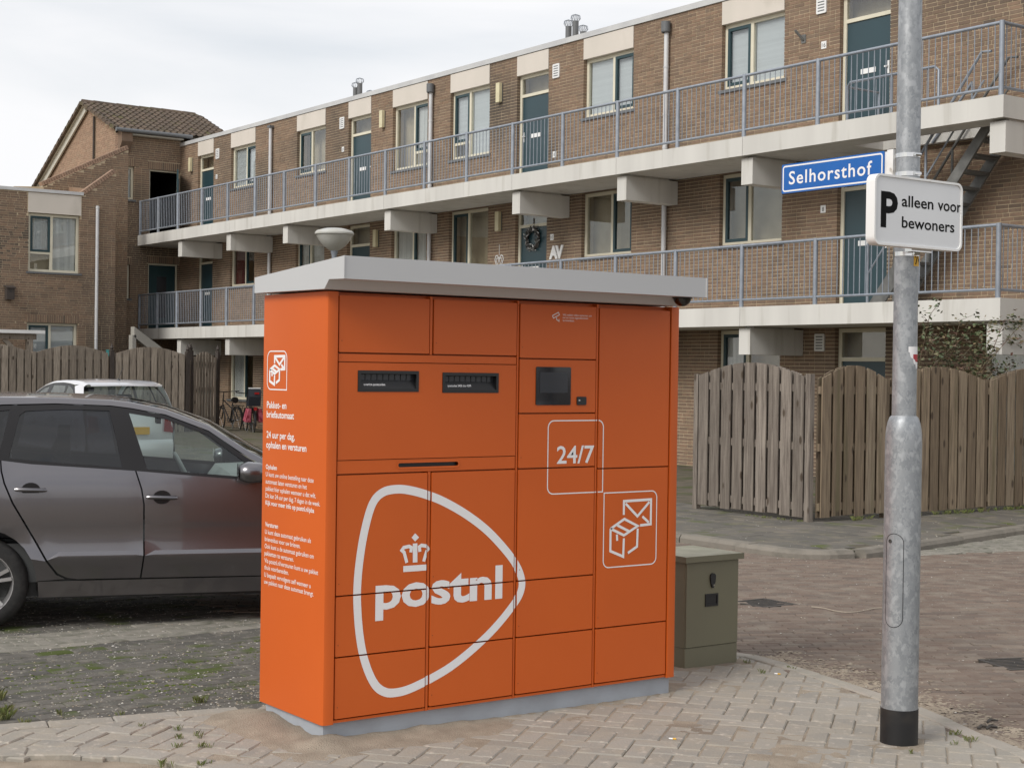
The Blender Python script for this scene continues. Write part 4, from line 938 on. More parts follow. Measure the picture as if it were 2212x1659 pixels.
# galleries
JY=[12.79,17.70,20.83,23.95,28.70,33.46,36.62,39.68,42.44]; DX=17.2186
BM=[12.945,17.68,20.775,23.925,28.675,33.43,36.585,39.64]
for zb,zt in ((5.1554,5.4531),(2.4554,2.7566)):
    for i in range(8):
        y0,y1=JY[i]+.004,JY[i+1]-.004
        if i==0 and zb>5:
            boxes('gallery_slab','concrete',ab,((DX,y0,zb),(17.72,y1,zt)),((17.7205,y0,zb+.001),(BX-.01,13.25,zt-.001)),((17.7205,15.85,zb+.001),(BX-.01,y1,zt-.001)))
            boxes('stair_opening_edge','concrete',ab,((18.40,13.2505,zb+.001),(BX-.011,15.849,zt-.001)))
        else: boxes('gallery_slab','concrete',ab,((DX,y0,zb),(BX-.01,y1,zt)))
    for y in BM:
        b=MB(); b.prism([(y-.125,zb-.45),(y+.125,zb-.45),(y+.125,zb-.035),(y-.125,zb-.035)],lambda h,z:(DX+.09,h,z),lambda h,z:(BX-.012,h,z)); b.box((DX+.2,y-.1,zb-.035),(BX-.2,y+.1,zb-.0005)); b.build('cantilever_beam','concrete',ab)
# ================================================================ gallery railings
PY=[12.87,14.52]+[16.15+1.571*k for k in range(16)]+[41.07,42.38]
PY=[p for p in PY if not(39.9<p<41)]
def railing(zt,lab,limit):
    r=thing('gallery_railing',lab,'railing',(DX+.05,12.87,zt)); x=DX+.05
    top,bot=zt+.975,zt+.115
    b=MB(); b.tube([(x,PY[0],zt-.0),(x,PY[0],zt+1.0)],.036,12); me=None
    for y in PY:
        if me is None: o=b.build('post','galv_rail',r,smooth=True); me=o.data
        else: inst('post',me,r,Vector(off(r))+Vector((0,y-PY[0],0)))
    b=MB(); b.tube([(x,PY[0],top),(x,BY1-.02,top)],.024,10); b.build('top_rail','galv_rail',r,smooth=True)
    b=MB(); b.tube([(x,PY[0],bot),(x,BY1-.02,bot)],.02,10); b.build('bottom_rail','galv_rail',r,smooth=True)
    b=MB(); b.tube([(x,PY[0],top),(BX-.02,PY[0],top)],.024,10); b.build('end_top_rail','galv_rail',r,smooth=True)
    b=MB(); b.tube([(x,PY[0],bot),(BX-.02,PY[0],bot)],.02,10); b.build('end_bottom_rail','galv_rail',r,smooth=True)
    bal=[(x,PY[i]+(PY[i+1]-PY[i])*(k+1)/(n+1)) for i in range(len(PY)-1) for n in [max(6,round((PY[i+1]-PY[i])/.112)-1)] for k in range(n)]+[(x+.1*k,PY[0]) for k in range(1,12)]
    me=None; rest=MB()
    for i,(bx_,by) in enumerate(bal):
        if i<limit or bx_>x:
            if me is None: o=MB().tube([(x,by,bot),(x,by,top)],.0075,6).build('baluster','galv_rail',r); me=o.data; y0=by
            else: inst('baluster',me,r,Vector(off(r))+Vector((bx_-x,by-y0,0)))
        else: rest.tube([(bx_,by,bot),(bx_,by,top)],.0075,5,False)
    if rest.v: rest.build('baluster','galv_rail',r,kind='stuff')
railing(5.4531,'blue grey steel railing along the upper gallery of the flats',285)
railing(2.7566,'blue grey steel railing along the lower gallery of the flats',285)
# ================================================================ steel stair between the galleries
ss=thing('steel_staircase','galvanised open steel stair between the two galleries behind the lamp post','stairs',(17.75,15.45,2.757))
ya,yb,za,zb=15.45,13.35,2.757,5.44; nst=13
sx0,sx1=17.80,18.34
for x in (sx0,sx1):
    b=MB(); b.prism([(ya+.12,za),(ya-.18,za),(yb-.14,zb-.02),(yb+.02,zb-.02)],lambda y,z:(x-.02,y,z),lambda y,z:(x+.02,y,z)); st_=b.build('stringer','steel_dark',ss)
for k in range(1,nst):
    t=k/nst; y=ya+(yb-ya)*t-.05; z=za+(zb-za)*t; boxes('tread','steel_dark',ss,((sx0+.021,y-.11,z-.035),(sx1-.021,y+.11,z)))
for x in (sx0-.05,sx1+.0):
    pts=[]; b=MB(); d=Vector((0,yb-ya,zb-za)); p0=Vector((x,ya+.1,za)); 
    b.tube([p0,p0+Vector((0,0,.9)),p0+Vector((0,0,.93))+d*.05,p0+Vector((0,0,.9))+d*.95,p0+Vector((0,-.05,.75))+d],.021,8)
    b.tube([p0+d*.5+Vector((0,0,.0)),p0+d*.5+Vector((0,0,.9))],.02,8); b.tube([p0+Vector((0,0,.45)),p0+Vector((0,0,.45))+d*.97],.014,8); b.build('handrail','steel_dark' if x>18 else 'galv_rail',ss,smooth=True)
b=MB(); zt=5.453; x=17.70
b.tube([(x,15.95,zt),(x,15.95,zt+.60),(x,15.90,zt+.66),(x,14.32,zt+.66),(x,14.25,zt+.60),(x,14.25,zt)],.022,8); b.build('landing_guard','galv_rail',ss,smooth=True)
b=MB(); b.tube([(x,15.1,zt),(x,15.1,zt+.65)],.02,8); b.tube([(x,15.97,zt+.60),(18.42,15.97,zt+.60),(18.42,15.97,zt)],.02,8); b.tube([(18.38,14.2,zt),(18.38,14.2,zt+.5),(18.38,14.9,zt-.3)],.022,8); b.build('landing_post','galv_rail',ss,smooth=True)
for k in range(12):
    y=14.32+k*.135; MB().tube([(x,y,zt),(x,y,zt+.655)],.007,6).build('guard_bar','galv_rail',ss)
# ================================================================ stair tower with tiled roof
TY=42.45; TX0=16.62
my_=lambda h,d,z:(h,TY-d,z)
tw=thing('stair_tower','brick stair tower with tiled pitched roof at the far end of the flats','building',(TX0,TY,0))
to=[(16.66,17.10,6.47,7.43),(17.56,18.50,5.46,7.40),(16.70,17.0,3.62,4.6),(17.55,18.47,2.76,4.68)]
sold=[(16.62,17.14,7.43,7.64),(17.50,18.52,7.40,7.62),(16.64,17.05,4.6,4.8),(17.5,18.5,4.68,4.88)]
b=MB(); wallcells(b,TX0,BX,-.05,8.45,to,my_,.25); 
gx=lambda h,d,z:(TX0-d,h,z)
GP=[(TY,-.05),(TY,8.45),(44.9,9.47),(49.2,7.28),(49.2,-.05)]
b.prism(GP,lambda y,z:(TX0,y,z),lambda y,z:(TX0+.2,y,z)); b.prism(GP,lambda y,z:(BX+1.6,y,z),lambda y,z:(BX+1.8,y,z))
b.box((TX0+.21,TY+3,0),(BX+1.5,TY+3.1,8.4)); b.build('wall','mortar',tw)
lay(tw,courses(TX0,BX,0,8.45,to+sold),my_,limit=60)
roofz=lambda y: 8.45+(y-TY)*(9.47-8.45)/(44.9-TY) if y<44.9 else 9.47-(y-44.9)*(9.47-7.28)/(49.2-44.9)
lay(tw,courses(TY,49.2,5.5,9.6,[(44.25,44.33,5,9.6)],top=lambda h:roofz(h)-.12),gx,m='brick_pale_lit',limit=220,name='gable_brick')  # gable faces the sun; its extra brightness is in the brick colour
for a,c,za,zb_ in sold:
    n=int((c-a)/.062)
    me=None
    for k in range(n):
        h=a+(k+.5)*(c-a)/n; o=MB(); vs=[(h+q,TY-d,z) for d in (.007,-.1) for q,z in ((-.025,za),(.025,za),(.025,zb_),(-.025,zb_))]; o.add(vs,[(0,1,2,3),(0,4,5,1),(1,5,6,2),(2,6,7,3),(3,7,4,0)]); o.build('soldier_brick','brick',tw)
window(tw,my_,16.664,17.096,6.474,7.426,'', 'dark_room',('curtain',),.5,single=True)
window(tw,my_,16.704,16.996,3.624,4.596,'', 'dark_room',(None,),.5,single=True)
# open upper doorway
f=MB()
for p,q in (((17.564,6.5-1.04),(17.604,7.396)),((18.456,5.46),(18.496,7.396)),((17.604,7.356),(18.456,7.396))): f.box((p[0],TY+.06,p[1]),(q[0],TY+.14,q[1]))
dw=f.build('doorway','cream',tw)
boxes('passage','dark_room',tw,((17.4,TY+2.4,5.3),(18.9,TY+2.42,7.6)),((17.55,TY+.26,5.3),(17.58,TY+2.39,7.6)),((17.59,TY+.26,7.5),(18.6,TY+2.39,7.52)),((17.59,TY+.26,5.40),(18.6,TY+2.39,5.42)),((18.62,TY+.26,5.43),(18.66,TY+2.39,7.49)))
b=MB(); b.bar((18.42,TY-.01,6.42),(18.06,TY-.86,6.42),.045,1.86); dl=b.build('door_leaf','sash',tw); b=MB(); b.bar((18.28,TY-.42,6.55),(18.14,TY-.74,6.55),.05,1.1); b.build('door_glass','display',dl)
f=MB()
for p,q in (((17.554,2.76),(17.60,4.676)),((18.42,2.76),(18.466,4.676)),((17.60,4.63),(18.42,4.676))): f.box((p[0],TY+.06,p[1]),(q[0],TY+.14,q[1]))
dw2=f.build('doorway','cream',tw); dl=boxes('door_leaf','sash',tw,((17.604,TY+.08,2.78),(18.416,TY+.12,4.626))); boxes('door_glass','display',dl,((17.85,TY+.075,3.1),(18.15,TY+.0795,4.3)))
# tiled roof
RX0,RX1=16.42,BX+1.75
sl1=Vector((0,44.9-42.18,9.53-8.42)); L1=sl1.length; d1=sl1.normalized(); nr=Vector((0,-d1.z,d1.y))
b=MB(); b.add([(RX0+.03,42.24,8.42),(RX1,42.24,8.42),(RX1,44.9,9.5),(RX0+.03,44.9,9.5),(RX0+.03,49.4,7.22),(RX1,49.4,7.22)],[(0,1,2,3),(3,2,5,4)]); b.add([(RX0+.03,42.24,8.38),(RX1,42.24,8.38),(RX1,44.9,9.46),(RX0+.03,44.9,9.46),(RX0+.03,49.4,7.18),(RX1,49.4,7.18)],[(0,1,2,3),(3,2,5,4)]); rf=b.build('roof_deck','soffit',tw)
tw_,tl_=.20,.31; ntx=int((RX1-RX0)/tw_); nty=int(L1/.29)
prof=[(0,.012),(.02,.03),(.05,.045),(.08,.03),(.10,.012),(.13,.004),(.17,.004),(.205,.012)]
t=MB(); n=len(prof); vs=[]
for s_,hh in ((0,.028),(tl_,.002)):
    for a,h in prof: vs.append(Vector((a,0,0))+d1*s_+nr*(h+hh))
for a,h in prof: vs.append(Vector((a,0,0))+nr*(h+.028-.02))
t.add(vs,[(i,i+1,n+i+1,n+i) for i in range(n-1)]+[(i,2*n+i,2*n+i+1,i+1) for i in range(n-1)])
me=None; base=Vector((RX0,42.18,8.42))
for i in range(ntx):
    for j in range(nty):
        p=base+Vector((i*tw_,0,0))+d1*(j*.29)+nr*(.012+random.uniform(0,.004))
        if me is None: o=t.build('roof_tile','tile',tw,world=False,smooth=60); me=o.data; o.location=p-off(tw)
        else: inst('roof_tile',me,tw,p,rz=random.uniform(-.01,.01))
me=None
for i in range(int((RX1-RX0)/.36)):
    x=RX0+i*.36
    if me is None:
        q=MB(); arc=[(math.cos(R(a))*.11,math.sin(R(a))*.11) for a in range(-20,201,22)]; k=len(arc)
        q.add([(0,a,c) for a,c in arc]+[(.38,a*.92,c*.92) for a,c in arc],[(m_,m_+1,k+m_+1,k+m_) for m_ in range(k-1)]+[tuple(range(k))]); o=q.build('ridge_tile','tile',tw,world=False,smooth=50); me=o.data; o.location=Vector((x,44.9,9.52))-off(tw)
    else: inst('ridge_tile',me,tw,(x,44.9,9.52+random.uniform(-.006,.006)))
# verge tiles and barge board along the gable
def verge(p,q,n,nm='verge_tile'):
    p,q=Vector(p),Vector(q)
    for k in range(n):
        a=p.lerp(q,k/n);c=p.lerp(q,(k+1.12)/n); o=MB(); o.bar(a+Vector((0,0,.03)),c+Vector((0,0,.0)),.11,.09); o.build(nm,'tile',tw)
verge((RX0+.0,44.92,9.5),(RX0,49.4,7.24),15); verge((RX0,42.2,8.43),(RX0,44.88,9.5),9)
b=MB(); b.bar((RX0+.12,44.9,9.36),(RX0+.12,49.3,7.13),.05,.22); b.build('barge_board','soffit',tw)
b=MB(); b.tube([(RX0-.02,42.10,8.40),(BX+.2,42.10,8.40)],.06,10); b.build('gutter','pipe_dark',tw,smooth=True)
b=MB(); b.tube([(TX0-.05,44.29,6.0),(TX0-.05,44.29,9.05)],.035,8); b.build('gable_pipe','wood_dark',tw)
boxes('porch_soffit','soffit',tw,((TX0+.01,42.2,8.30),(BX-.02,TY-.012,8.34)))
b=MB(); b.prism([(TY+.0,7.75),(TY,8.44),(TY-.3,8.42),(TY-.3,8.1)],lambda y,z:(TX0-.02,y,z),lambda y,z:(TX0+.3,y,z)); b.build('corner_pier','brick',tw)
# ================================================================ left house
HY=40.0; HX1=15.60; HZ=6.2
mh=lambda h,d,z:(h,HY-d,z)
hs=thing('brick_house','flat roofed brown brick house with curtained window left of the flats','house',(9,HY,0))
ho=[(13.24,14.61,4.12,5.65),(13.22,14.58,1.2,2.79)]; lint=(13.18,14.62,2.79,3.0)
b=MB(); wallcells(b,8.0,HX1,-.05,HZ,ho,mh,.25)
b.prism([(14.72,HZ),(15.52,6.86),(HX1,6.86),(HX1,HZ)],lambda x,z:(x,HY,z),lambda x,z:(x,HY+.22,z))
b.box((8,HY+.26,0),(HX1-.01,49,HZ-.03)); b.build('wall','mortar',hs)
topf=lambda h: HZ if h<14.72 else min(6.84,HZ+(h-14.72)*.82)
lay(hs,courses(9.5,HX1,0,6.9,ho+[(13.2,14.66,5.6,6.25),lint],top=topf),mh,limit=260,vis=lambda c:c.z>2.2)
n=23
for k in range(n):
    h=lint[0]+(k+.5)*(lint[1]-lint[0])/n; o=MB(); vs=[(h+q,HY-d,z) for d in (.007,-.1) for q,z in ((-.025,lint[2]),(.025,lint[2]),(.025,lint[3]),(-.025,lint[3]))]; o.add(vs,[(0,1,2,3),(0,4,5,1),(1,5,6,2),(2,6,7,3),(3,7,4,0)]); o.build('soldier_brick','brick',hs)
boxes('fascia_panel','panel',hs,((13.22,HY-.016,5.66),(14.64,HY+.1,HZ-.02)))
boxes('roof_coping','zinc',hs,((8,HY-.04,HZ+.001),(14.70,HY+.28,HZ+.085)))
window(hs,mh,13.244,14.606,4.124,5.646,'l','room_mid',('curtain','curtain'),.46,low=4.62)
window(hs,mh,13.224,14.576,1.204,2.786,'l','dark_room',('blind','blind'),.46)
b=MB(); b.tube([(15.07,HY-.06,.4),(15.07,HY-.06,5.95)],.045,10); dp=b.build('downpipe','pipe_white',hs,smooth=True)
for z in (5.9,4.6,3.2,2.4): MB().lathe([(.046,-.02),(.052,-.02),(.052,.02),(.046,.02)],(15.07,HY-.06,z),10,close=True).build('pipe_clip','pipe_white',dp)
# sloping brick copings at the house end and the wing wall behind it
def coping(par,p,q,nrm,n):
    p,q=Vector(p),Vector(q)
    for k in range(n):
        a=p.lerp(q,(k+.08)/n);c=p.lerp(q,(k+.92)/n); o=MB(); o.bar(a,c,.24,.11,up=nrm); o.build('coping_brick','brick_pale_lit',par)
coping(hs,(14.68,HY+.1,6.26),(15.56,HY+.1,6.94),(0,0,1),14)
wg=thing('wing_wall','brick wing wall with sloping coping between house and stair tower','wall',(14.2,41.7,0))
wgm=lambda h,d,z:(h,41.7-d,z); wtop=lambda h:6.55+(h-14.2)*.52
b=MB(); b.prism([(13.4,0),(16.615,0),(16.615,7.78),(14.2,6.55),(13.4,6.5)],lambda x,z:(x,41.7,z),lambda x,z:(x,41.92,z)); b.build('wall','mortar',wg)
lay(wg,courses(14.0,16.615,0,7.8,[],top=lambda h:wtop(h)-.02),wgm,limit=120)
coping(wg,(14.15,41.8,6.62),(16.6,41.8,7.86),(0,0,1),36)
b=MB(); b.prism([(HY+.25,6.1),(41.69,6.1),(41.69,6.6),(HY+.25,6.42)],lambda y,z:(14.9,y,z),lambda y,z:(15.1,y,z)); b.build('parapet','brick',wg)
b=MB(); b.prism([(15.6,2.45),(15.6,2.72),(16.7,1.95),(16.7,1.65)],lambda x,z:(x,38.6,z),lambda x,z:(x,38.85,z)); b.box((15.55,38.6,0),(15.65,38.85,2.5)); b.box((16.65,38.6,0),(16.75,38.85,1.7)); tag(b.build('stair_parapet','concrete_dark'),'sloping concrete stair parapet behind the wooden fence','parapet')
# ================================================================ garden fences
def fencepanel(par,p,q,z0,zs,za,m,pitch,wd,first=0,th=.018,out=None,zb=.05):
    """boards on both faces of three rails between p and q; arch from zs at the ends to za"""
    p=Vector((*p,0));q=Vector((*q,0)); L_=(q-p).length; d=(q-p)/L_; nn=Vector(out)
    n=int(round(L_/pitch)); pt=L_/n
    arch=lambda s: zs+(za-zs)*math.sin(math.pi*max(0,min(1,s/L_)))
    for fr in (1,0):
        for k in range(n if fr else n+1):
            c=(k+.5)*pt if fr else k*pt
            a0,a1=max(.01,c-wd/2),min(L_-.01,c+wd/2)
            if a1-a0<.03: continue
            o=MB(); f=(.020 if fr else -.020-th); ns=4; top=[(a0+(a1-a0)*i/ns) for i in range(ns+1)]
            lo=z0+zb+random.uniform(-.012,.012)
            pl=[(a0,lo),(a1,lo)]+[(s,z0+arch(s)) for s in top[::-1]]
            o.prism(pl,lambda s,z:tuple(p+d*s+nn*f+Vector((0,0,z))),lambda s,z:tuple(p+d*s+nn*(f+th)+Vector((0,0,z)))); o.build('board',m,par)
    for zr in (z0+.16,z0+zs*.52,z0+zs-.12):
        o=MB(); o.bar(p+d*.005+Vector((0,0,zr)),q-d*.005+Vector((0,0,zr)),.036,.085); o.build('rail',m,par)
def fpost(par,x,y,z0,h,m,w=.07,name='fence_post'): boxes(name,m,par,((x-w/2,y-w/2,z0-.08),(x+w/2,y+w/2,z0+h)))
FX,FY=12.67,11.90
f1_=thing('wooden_fence','weathered grey arched board fence panel facing the locker, right of it','fence',(FX,FY+.9,KH))
fencepanel(f1_,(FX,FY+1.78),(FX,FY+.04),KH,1.60,1.76,'wood_grey',.192,.156,out=(-1,0,0))
fpost(f1_,FX,FY+1.82,KH,1.62,'wood_grey'); fpost(f1_,FX,FY,KH,1.64,'wood_grey')
f2_=thing('wooden_fence','brown arched board fence running behind the lamp post to the right edge','fence',(FX+2,FY,KH))
xs_=[FX+.04,13.86,15.62,17.38,19.1]
for i in range(4):
    fencepanel(f2_,(xs_[i]+.035,FY-.06-.02*i),(xs_[i+1]-.035,FY-.08-.02*i),KH,1.58,1.74,'wood_brown',.17,.136,out=(0,-1,0))
    fpost(f2_,xs_[i+1],FY-.05-.03*i,KH,1.60,'wood_brown')
GF=36.0
f3=thing('wooden_fence','weathered arched garden fence with dark finial posts behind the parked cars','fence',(13,GF,0))
def fin(x,y,h=2.08,par=f3):
    b=MB(); b.box((x-.05,y-.05,-.05),(x+.05,y+.05,h)); po=b.build('fence_post','wood_dark',par); MB().lathe([(.06,0),(.06,.02),(.03,.03),(.05,.07),(.03,.11),(.0,.2)],(x,y,h),10).build('finial','wood_dark',po,smooth=True)
for a,c in ((8.3,10.15),(10.2,12.02),(12.12,13.90),(14.05,15.88)): fencepanel(f3,(a,GF),(c,GF),0,1.98,2.16,'wood_far',.19,.145,out=(0,-1,0))
boxes('fence_post','wood_far',f3,((12.03,GF-.05,-.05),(12.11,GF+.05,2.0)))
fin(13.98,GF,2.05); fin(15.95,GF,2.05); fin(16.12,GF+.25,2.1)
fencepanel(f3,(15.98,GF+.02),(16.1,GF+.22),0,1.85,1.85,'wood_far',.1,.08,out=(.8,-.6,0))
gt=thing('garden_gate','open slatted garden gate with arched top at the end of the far fence','gate',(16.22,GF+.3,0),R(26))
for k in range(8):
    x=.05+k*.115; h=1.9+.17*math.sin(math.pi*(x+.04)/.95); MB().box((x,-.012,.1),(x+.075,.012,h)).build('slat','wood_far',gt,world=False)
for z in (.35,1.1,1.75): MB().box((.03,.013,z),(.92,.05,z+.08)).build('rail','wood_far',gt,world=False)
for x in (-.06,.99):
    b=MB(); b.box((x-.045,-.045,-.05),(x+.045,.045,2.08)); po=b.build('gate_post','wood_dark',gt,world=False); MB().lathe([(.055,0),(.055,.02),(.03,.03),(.05,.07),(.03,.11),(0,.2)],(x,0,2.08),10).build('finial','wood_dark',po,world=False,smooth=True)
pg=thing('pergola','low timber garden shelter with pale roof edge above the fence at far left','pergola',(12.05,36.3,0))
b=MB(); b.box((8.5,36.12,2.42),(12.38,39.2,2.50)); b.build('roof_board','white',pg); boxes('roof_beam','wood_far',pg,((8.5,36.2,2.28),(12.2,36.32,2.419)))
boxes('post','wood_far',pg,((11.98,36.2,-.05),(12.12,36.34,2.279))); b=MB(); b.bar((11.98,36.27,1.75),(11.45,36.27,2.28),.07,.1); b.build('brace','wood_far',pg)
b=MB(); b.bar((10.6,36.27,1.8),(11.1,36.27,2.28),.07,.1); b.build('brace','wood_far',pg); boxes('post','wood_far',pg,((10.5,36.2,-.05),(10.62,36.34,2.279)))
# bird box
A=ony(18,633,HY); bb_=thing('bird_box','dark wooden nest box hanging on the left house wall','bird box',(A.x,HY,A.z))
boxes('box_body','wood_dark',bb_,((A.x-.10,HY-.2,A.z-.17),(A.x+.10,HY-.012,A.z+.13))); b=MB(); b.prism([(HY-.24,A.z+.12),(HY-.24,A.z+.14),(HY-.012,A.z+.20),(HY-.012,A.z+.18)],lambda y,z:(A.x-.13,y,z),lambda y,z:(A.x+.13,y,z)); b.build('box_lid','wood_dark',bb_)
MB().lathe([(0,0),(.022,0)],(A.x,HY-.2012,A.z+.03),10,'y').build('entry_hole','black_plastic',bb_)
A=ony(337,712,HY-1.6)
p=ony(258,769,38.0); b=MB(); b.lathe([(0,0),(.06,0),(.085,.14),(.1,.15),(.09,.16)],(p.x,38.7,p.z),12); o=b.build('plant_pot','teal_pot',smooth=True); o.location=(0,0,0); tag(o,'small teal pot on the stair parapet behind the fence','pot')
# ---------------------------------------------------------------- street lantern between fence and flats
sl_=thing('street_lamp','grey street lamp with conical bowl shade rising behind the locker roof','street lamp',(12.0,21.5,KH))
MB().lathe([(.075,0),(.075,.9),(.05,.95),(.04,3.42),(.055,3.46),(.06,3.5)],(12,21.5,KH),16).build('pole','galv_rail',sl_,smooth=30)
MB().lathe([(.045,3.485),(.10,3.515),(.18,3.575),(.25,3.66),(.295,3.75)],(12,21.5,KH),28).build('bowl','bowl',sl_,smooth=True)
MB().lathe([(.30,3.742),(.312,3.75),(.312,3.775),(.28,3.81),(.16,3.845),(0,3.86)],(12,21.5,KH),28).build('cap','bowl',sl_,smooth=30)
# ---------------------------------------------------------------- things on the flats
A=onx(1153,516,BX+.10); wr=thing('door_wreath','dark round wreath hanging on the teal door of number ten','wreath',(BX+.08,A.y,A.z))
b=MB()
for k in range(150):
    t=random.uniform(0,6.28);r_=.20+random.uniform(-.06,.06); c=Vector((BX+.07+random.uniform(-.04,.015),A.y+math.cos(t)*r_,A.z+math.sin(t)*r_)); s=.05
    e=[Vector((random.uniform(-1,1),random.uniform(-1,1),random.uniform(-1,1)))*s for _ in range(3)]; b.cur=0 if random.random()<.8 else 1
    b.add([c,c+e[0],c+e[1],c+e[2]],[(0,1,2),(0,2,3),(0,3,1)])
b.build('leaves',['steel_dark','white'],wr); b=MB(); b.lathe([(.20+.03*math.cos(R(a)),.03*math.sin(R(a))) for a in range(0,360,60)],(BX+.075,A.y,A.z),20,'x',close=True); b.build('ring','wood_dark',wr)
boxes('ribbon','wood_dark',wr,((BX+.09,A.y-.012,A.z+.2),(BX+.0985,A.y+.012,A.z+.42)))
A=onx(1190,559,BX); b=MB()
for ch,o_ in (('A',0),('V',.20)):
    vs,fs=text2d(ch,1,.05); sc_=.34; n=len(vs); b.add([(BX-.03,A.y-o_-x*sc_,A.z+y*sc_) for x,y in vs],fs); b.add([(BX-.007,A.y-o_-x*sc_,A.z+y*sc_) for x,y in vs],fs)
    ed={}
    for f in fs:
        for i in range(len(f)): e=(f[i],f[(i+1)%len(f)]); ed[e]=1
    for (i,j) in ed:
        if (j,i) not in ed: b.add([(BX-.03,A.y-o_-vs[i][0]*sc_,A.z+vs[i][1]*sc_),(BX-.03,A.y-o_-vs[j][0]*sc_,A.z+vs[j][1]*sc_),(BX-.007,A.y-o_-vs[j][0]*sc_,A.z+vs[j][1]*sc_),(BX-.007,A.y-o_-vs[i][0]*sc_,A.z+vs[i][1]*sc_)],[(0,1,2,3)])
tag(b.build('wall_letters','white'),'white block letters A and V on the brick beside the wreath door','letters')
A=onx(1079,566,BX); b=MB()
for s in (-1,1):
    pts=[(s*x,z) for x,z in ((0,-.16),(.1,-.05),(.15,.05),(.13,.12),(.07,.14),(.01,.08),(.005,-.02))]
    ribbon(b,pts,.02,lambda x,z:(BX-.012,A.y+x,A.z+z)); ribbon(b,[(s*x,z) for x,z in ((.02,-.08),(.08,0),(.1,.06),(.06,.09),(.04,.05))],.014,lambda x,z:(BX-.014,A.y+x,A.z+z))
b.tube([(BX-.008,A.y,A.z+.14),(BX-.008,A.y,A.z+.36)],.006,5)
tag(b.build('heart_ornament','white'),'white openwork heart ornament on the brick left of the wreath door','ornament')
# ================================================================ bicycles
def bicycle(name,label,loc,rz,extras):
    bk=thing(name,label,'bicycle',loc,rz); r=.34; wb=1.12
    def wheel(x):
        t=MB().lathe([(r-.02+.02*math.cos(R(a)),.02*math.sin(R(a))) for a in range(0,360,60)],(x,0,r),28,'y',close=True).build('wheel','rubber',bk,world=False,smooth=True)
        b=MB(); b.lathe([(r-.045,-.012),(r-.038,-.012),(r-.038,.012),(r-.045,.012)],(x,0,r),28,'y',close=True); b.build('rim','chrome',t,world=False)
        b=MB()
        for k in range(14):
            a=math.pi*2*k/14; b.tube([(x,.02*(-1)**k,r),(x+math.cos(a)*(r-.04),0,r+math.sin(a)*(r-.04))],.0016,3,False)
        b.tube([(x,-.05,r),(x,.05,r)],.018,8); b.build('spokes','chrome',t,world=False)
    wheel(0);wheel(wb)
    b=MB(); T=lambda *p:b.tube(p,.016,8)
    T((.45,0,.28),(.28,0,.80)); T((.45,0,.28),(.96,0,.74)); T((.30,0,.62),(.95,0,.86)); T((.45,.04,.28),(0,.05,r)); T((.45,-.04,.28),(0,-.05,r)); T((.29,.02,.72),(0,.05,r)); T((.29,-.02,.72),(0,-.05,r)); T((.95,0,.70),(.90,0,1.0)); T((.97,.045,.68),(wb,.05,r)); T((.97,-.045,.68),(wb,-.05,r)); T((.97,-.05,.68),(.97,.05,.68))
    b.build('frame','black_plastic',bk,world=False,smooth=True)
    b=MB(); b.tube([(.90,0,1.0),(.89,0,1.07)],.012,8); b.tube(smoothline([(.62,.32,1.10),(.75,.31,1.09),(.88,.2,1.08),(.89,0,1.06),(.88,-.2,1.08),(.75,-.31,1.09),(.62,-.32,1.10)],3),.013,8); b.build('handlebar','black_plastic',bk,world=False,smooth=True)
    b=MB(); b.tube([(.10,0,.86),(.22,0,.875),(.36,0,.86)],[.085,.07,.025],8); b.build('saddle','black_plastic',bk,world=False,smooth=True)
    b=MB()
    for s in (-.06,.06): b.tube([(.25,s,.73),(-.32,s,.72)],.008,6); b.tube([(-.25,s,.72),(0,s,r)],.008,6)
    for x in (-.3,-.1,.1): b.tube([(x,-.06,.723),(x,.06,.723)],.007,6)
    b.build('carrier','black_plastic',bk,world=False)
    b=MB(); b.lathe([(.36,-.03),(.365,0),(.36,.03)],(0,0,r),28,'y'); b.f=[f for f in b.f if sum(b.v[i][2] for i in f)/4>r-.05]; b.mi=[0]*len(b.f); b.build('mudguard','black_plastic',bk,world=False,smooth=True)
    b=MB(); b.lathe([(.09,-.01),(.1,0),(.09,.01)],(.45,-.06,.28),16,'y'); b.tube([(.45,-.08,.28),(.53,-.1,.14)],.01,6); b.tube([(.45,.08,.28),(.37,.1,.42)],.01,6); b.build('crank','steel_dark',bk,world=False)
    b=MB(); b.tube([(.0,.06,r),(-.05,.2,.0)],.009,6); b.build('kickstand','steel_dark',bk,world=False)
    if extras:
        b=MB(); b.prism([(-.22,.76),(.12,.76),(.16,.86),(-.02,.9),(-.10,1.18),(-.24,1.2),(-.28,1.0)],lambda x,z:(x,-.15,z),lambda x,z:(x,.15,z)); cs_=b.build('child_seat','navy',bk,world=False); MB().box((-.30,-.10,1.06),(-.27,.02,1.11)).build('reflector','lens_red',cs_,world=False); MB().box((-.24,-.145,1.2),(-.10,.145,1.225)).build('seat_pad','white',cs_,world=False)
        for s in (-1,1):
            b=MB(); b.prism([(-.34,.70),(.14,.70),(.10,.40),(-.28,.36)],lambda x,z:(x,s*.10,z),lambda x,z:(x,s*(.24 if z<.6 else .16),z)); b.build('pannier','pink',bk,world=False)
        MB().box((-.36,-.04,.66),(-.33,.04,.74)).build('tail_light','lens_red',bk,world=False)
    return bk
rg=onz(546,938); fg=onz(518,931); hd=math.atan2(fg.y-rg.y,fg.x-rg.x)
print('bike',rg,fg)
bicycle('bicycle','dark bicycle with child seat and pink panniers beside the locker, left of it',(rg.x,rg.y,-.045),hd,True)
g2=onz(503,929); bicycle('bicycle','black bicycle with bare carrier leaning by the garden gate',(17.95,37.3,-.045),R(88),False)
